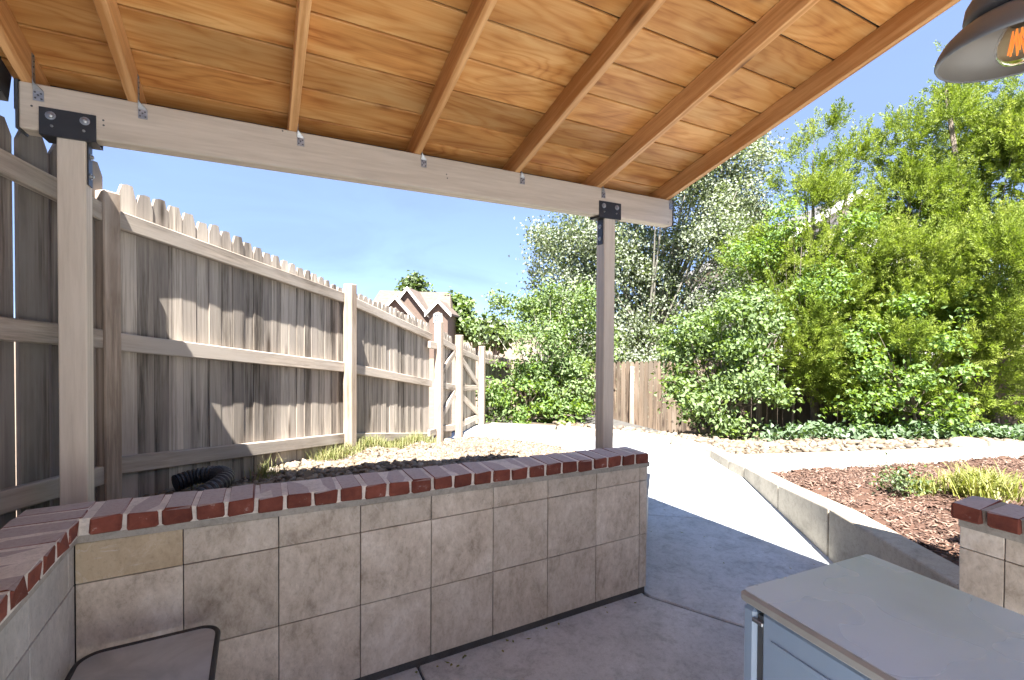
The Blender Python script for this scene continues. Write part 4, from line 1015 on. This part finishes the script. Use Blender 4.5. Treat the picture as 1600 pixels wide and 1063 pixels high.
juniper('middle juniper with a ragged open top against the sky', [pxblob(1425, 240, 8.6, 30, 78), pxblob(1395, 330, 8.6, 55, 55), pxblob(1460, 330, 8.6, 40, 60), pxblob(1390, 430, 8.4, 85, 100), pxblob(1450, 450, 8.3, 70, 90), pxblob(1380, 560, 8.2, 70, 90), pxblob(1330, 470, 8.4, 60, 80)], 86000, gpt(1405, 8.6, -.25))
juniper('tall dense juniper at the right edge of the yard', [pxblob(1525, 200, 8.3, 48, 65), pxblob(1580, 190, 8.2, 65, 80), pxblob(1555, 320, 8.1, 85, 100), pxblob(1520, 450, 7.9, 85, 100), pxblob(1580, 540, 7.7, 90, 90), pxblob(1650, 350, 8, 90, 200), pxblob(1500, 590, 7.8, 60, 70), pxblob(1478, 125, 8.4, 12, 26)], 130000, gpt(1560, 8.2, -.2), 'juniper')
bush('understorey_tree', 'darker broadleaf tree showing between the poplar and the junipers', 'tree',
     [pxblob(1215, 400, 9.8, 60, 90), pxblob(1300, 480, 9.6, 110, 100), pxblob(1430, 500, 9.3, 120, 110), pxblob(1560, 470, 9.2, 120, 130), pxblob(1230, 540, 9.4, 70, 70), pxblob(1490, 240, 9.2, 50, 90)],
     20000, .08, .05, 'darkshrub', gpt(1330, 9.9, -.3), .09, 60, 24, .2, .3, .3)
bush('climbing_vine', 'bright green creeper tumbling down the junipers at right', 'vine',
     [pxblob(1440, 520, 7.5, 34, 60), pxblob(1455, 620, 7.3, 32, 60), pxblob(1500, 480, 7.6, 30, 40), pxblob(1400, 600, 7.5, 24, 40), pxblob(1330, 600, 7.6, 34, 60), pxblob(1350, 520, 7.8, 28, 40)],
     3800, .08, .055, 'vine', gpt(1440, 7.5, -.1), .03, 30, 16, .1, .5, .3)
bush('climbing_vine', 'pale green creeper patches high on the leftmost juniper', 'vine',
     [pxblob(1215, 345, 8.4, 40, 26), pxblob(1290, 440, 8.0, 34, 30), pxblob(1180, 400, 8.5, 36, 24), pxblob(1330, 360, 8.1, 30, 24)],
     3400, .075, .042, 'vine', gpt(1240, 8.7, -.2), .02, 20, 16, .12, .4, .3)
# ground cover in the shade under the bushes
cpts = []
for px in range(1195, 1690, 6):
    for dd in (0, .25, .5):
        q = gpt(px+random.uniform(-4, 4), 7.35+dd+random.uniform(-.1, .1)-(px-1200)*.0011, 0); cpts.append((q.x, q.y, bh(q.x, q.y)+random.uniform(.02, .16)))
C_ = np.array(cpts)[rng.integers(0, len(cpts), 3200)]+rng.normal(0, .06, (3200, 3)); V, Fc = leaves(C_, .1, .065, .8); npmesh('ground_cover', V, Fc, M['cover'], None, 'stuff', False, np.repeat(rng.random(len(V)//4), 4))
# leaf litter blown against the wall foot and over the slabs
lp = []
for _ in range(70):
    q_ = random.random()
    if q_ < .5: lp.append((random.uniform(-1.9, .35), -abs(random.gauss(0, .05))-.012, .003))
    elif q_ < .75: lp.append((random.uniform(.5, 1.8), random.uniform(-.5, 1.0), .003))
    else: lp.append((random.uniform(1.6, 2.9), random.uniform(.4, 3.2), .003))
C_ = np.array(lp); V, Fc = leaves(C_, .03, .014, 6., None, 0, .1); V[:, 2] = .002+np.abs(V[:, 2]-.003)*.25
npmesh('leaf_litter', V, Fc, M['straw'], None, 'stuff', False, np.repeat(rng.random(len(V)//4), 4))
# plants in the mulch
def small_plants():
    b = Vector((2.98, -.22, 0)); b.z = mh(b.x, b.y); t = empty('rose_bush', tuple(b), 'small rose bush with a few red blooms in the mulch', 'bush')
    P = np.array(b)+rng.normal(0, 1, (420, 3))*np.array([.08, .08, .06])+np.array([0, 0, .12]); V, Fc = leaves(P, .035, .022, .4); npmesh('leaves', V, Fc, M['darkshrub'], t, 'stuff', False, np.repeat(rng.random(len(V)//4), 4))
    P = np.array(b)+rng.normal(0, 1, (6, 3))*np.array([.06, .06, .02])+np.array([0, 0, .22]); V, Fc = leaves(P, .03, .028, .4); npmesh('flowers', V, Fc, M['petal'], t, 'stuff', False, np.repeat(rng.random(len(V)//4), 4))
    st = MB()
    for _ in range(9): st.tube([b, b+Vector((random.gauss(0, .05), random.gauss(0, .05), random.uniform(.1, .22)))], [.004, .002], 5)
    st.build('stems', M['bark'], t)['kind'] = 'stuff'
    b = Vector((3.35, -.62, 0)); b.z = mh(b.x, b.y); t = empty('grass_clump', tuple(b), 'large arching yellow-green grass clump in the mulch', 'plant')
    V, Fc = blades('x', [(b.x+random.gauss(0, .13), b.y+random.gauss(0, .10), b.z) for _ in range(40)], 800, .10, .25, .05, None, .011, 1.1); npmesh('leaves', V, Fc, M['lily'], t, 'stuff', False, np.repeat(rng.random(len(V)//5), 5))
    b = Vector((3.27, -.27, 0)); b.z = mh(b.x, b.y); t = empty('grass_clump', tuple(b), 'small pale grass tuft beside the rose bush', 'plant')
    V, Fc = blades('x', [(b.x+random.gauss(0, .09), b.y+random.gauss(0, .05), b.z) for _ in range(20)], 220, .07, .18, .04, None, .01, 1.); npmesh('leaves', V, Fc, M['lily'], t, 'stuff', False, np.repeat(rng.random(len(V)//5), 5))
small_plants()

# ------------------------------------------------------------------ beyond the fence
def frame(px, py, dep):
    p = spot(px, py, dep); return axes(p, (rt.x, rt.y, 0), (fw.x, fw.y, 0), (0, 0, 1))
def gable(parent, fm_, x0, x1, zeave, zr, y0, y1, wallz, mw_, mr_, over=.35):
    """gable-fronted block facing the viewer (front at y0), ridge running away"""
    xm = (x0+x1)/2
    MB().add([(x0, y0, wallz), (x1, y0, wallz), (x1, y0, zeave), (xm, y0, zr), (x0, y0, zeave), (x0, y1, wallz), (x1, y1, wallz), (x1, y1, zeave), (xm, y1, zr), (x0, y1, zeave)],
             [(0, 1, 2, 3, 4), (9, 8, 7, 6, 5), (1, 6, 7, 2), (5, 0, 4, 9)]).build('wall', mw_, parent, fm_)
    sl = (zr-zeave)/(xm-x0)
    rf = MB()
    for sx in (-1, 1):
        xe = x0-over if sx < 0 else x1+over; ze = zeave-over*sl
        q = [(xe, y0-over, ze+.02), (xm, y0-over, zr+.02), (xm, y1+.1, zr+.02), (xe, y1+.1, ze+.02)]
        rf.add(q+[(a, b, c+.18) for a, b, c in q], [(0, 1, 2, 3), (7, 6, 5, 4), (0, 4, 5, 1), (3, 2, 6, 7), (0, 3, 7, 4)])
    ro = rf.build('roof', mr_, parent, fm_)
    bb = MB()
    for sx in (-1, 1):
        xe = x0-over if sx < 0 else x1+over; ze = zeave-over*sl
        q = [(xe, y0-over-.05, ze-.12), (xm, y0-over-.05, zr-.12), (xm, y0-over-.05, zr+.22), (xe, y0-over-.05, ze+.22)]
        bb.add(q+[(a, b+.045, c) for a, b, c in q], [(0, 1, 2, 3), (7, 6, 5, 4), (0, 4, 5, 1), (2, 6, 7, 3), (0, 3, 7, 4), (1, 5, 6, 2)])
    bb.build('bargeboard', M['trim'], ro, fm_)
def window(parent, fm_, x0, x1, z0, z1, y, nx=2, nz=3):
    b = MB(); w = .09
    b.box(x0-w, x1+w, y-.06, y, z1, z1+w).box(x0-w, x1+w, y-.06, y, z0-w, z0).box(x0-w, x0, y-.06, y, z0, z1).box(x1, x1+w, y-.06, y, z0, z1)
    for i in range(1, nx): x = x0+(x1-x0)*i/nx; b.box(x-.025, x+.025, y-.05, y-.012, z0, z1)
    for i in range(1, nz): z = z0+(z1-z0)*i/nz; b.box(x0, x1, y-.045, y-.014, z-.025, z+.025)
    f = b.build('window', M['trim'], parent, fm_); MB().box(x0, x1, y-.01, y+.0, z0, z1).build('pane', M['glassdark'], f, fm_)
far = empty('far_house', tuple(gpt(640, 45, -2)), 'distant tan house with tan shingle roofs and white trimmed gables above the fence', 'house')
F_ = frame(640, 531.5, 45)
k_ = 45/749
def fx(px): return (px-640)*k_
def fz(py): return (531.5-py)*k_
gable(far, F_, fx(603), fx(671), fz(492)-.2, fz(452), 0, 9, -4, M['siding'], M['roofing'])
gable(far, F_, fx(596), fx(650), fz(497), fz(467), -1.2, 3, -4, M['siding'], M['roofing'])
gable(far, F_, fx(675), fx(703), fz(488), fz(473), -1.6, 6, -4, M['siding'], M['roofing'])
# main roof with the ridge across the view
q = [(fx(560), 2, fz(490)), (fx(700), 2, fz(490)), (fx(690), 6, fz(449)), (fx(566), 6, fz(446)), (fx(560), 10, fz(490)), (fx(700), 10, fz(490))]
MB().add(q, [(0, 1, 2, 3), (4, 3, 2, 5), (0, 3, 4), (1, 5, 2)]).build('roof', M['roofing'], far, F_)
MB().box(fx(565), fx(696), 2.4, 9.6, -4, fz(491)).build('wall', M['siding'], far, F_)
window(far, F_, fx(683), fx(693), fz(503), fz(493), -1.6, 3, 3)
MB().add([(fx(681), -1.66, fz(491.5)), (fx(695), -1.66, fz(491.5)), (fx(688), -1.66, fz(489)), (fx(681), -1.6, fz(491.5)), (fx(695), -1.6, fz(491.5)), (fx(688), -1.6, fz(489))], [(0, 1, 2), (5, 4, 3), (0, 2, 5, 3), (1, 4, 5, 2)]).build('window_head', M['trim'], far, F_)
nb = empty('neighbour_house', tuple(gpt(1270, 22, -1)), 'pale neighbouring house glimpsed through the tops of the junipers', 'house')
G_ = frame(1260, 531.5, 22); k2 = 22/749
gx = lambda px: (px-1260)*k2; gzz = lambda py: (531.5-py)*k2
gable(nb, G_, gx(1180), gx(1480), gzz(400), gzz(308), 0, 9, -2, M['stucco'], M['shingle'], .5)
def fartree(label, px, py, rx_, ry_, dep, n, mat='darkshrub'):
    bush('far_tree', label, 'tree', [pxblob(px, py, dep, rx_, ry_), pxblob(px-rx_*.4, py+ry_*.5, dep, rx_*.6, ry_*.6), pxblob(px+rx_*.4, py+ry_*.6, dep, rx_*.7, ry_*.7)], n, .55, .42, mat, gpt(px, dep, -2.5), .25, 14, 18, .5, .4, .3, 'trees far beyond the fence')
fartree('round green treetop behind the ridge of the distant house', 650, 448, 17, 13, 60, 1500)
fartree('bright green tree just right of the distant house', 716, 487, 18, 22, 52, 2200, 'shrub')
fartree('lower green tree to the right, next to the leafy shrub', 742, 515, 18, 16, 50, 1800, 'shrub')
fartree('greyer green tree peeping over the fence end behind the shrub', 775, 512, 14, 22, 40, 1600, 'darkshrub')
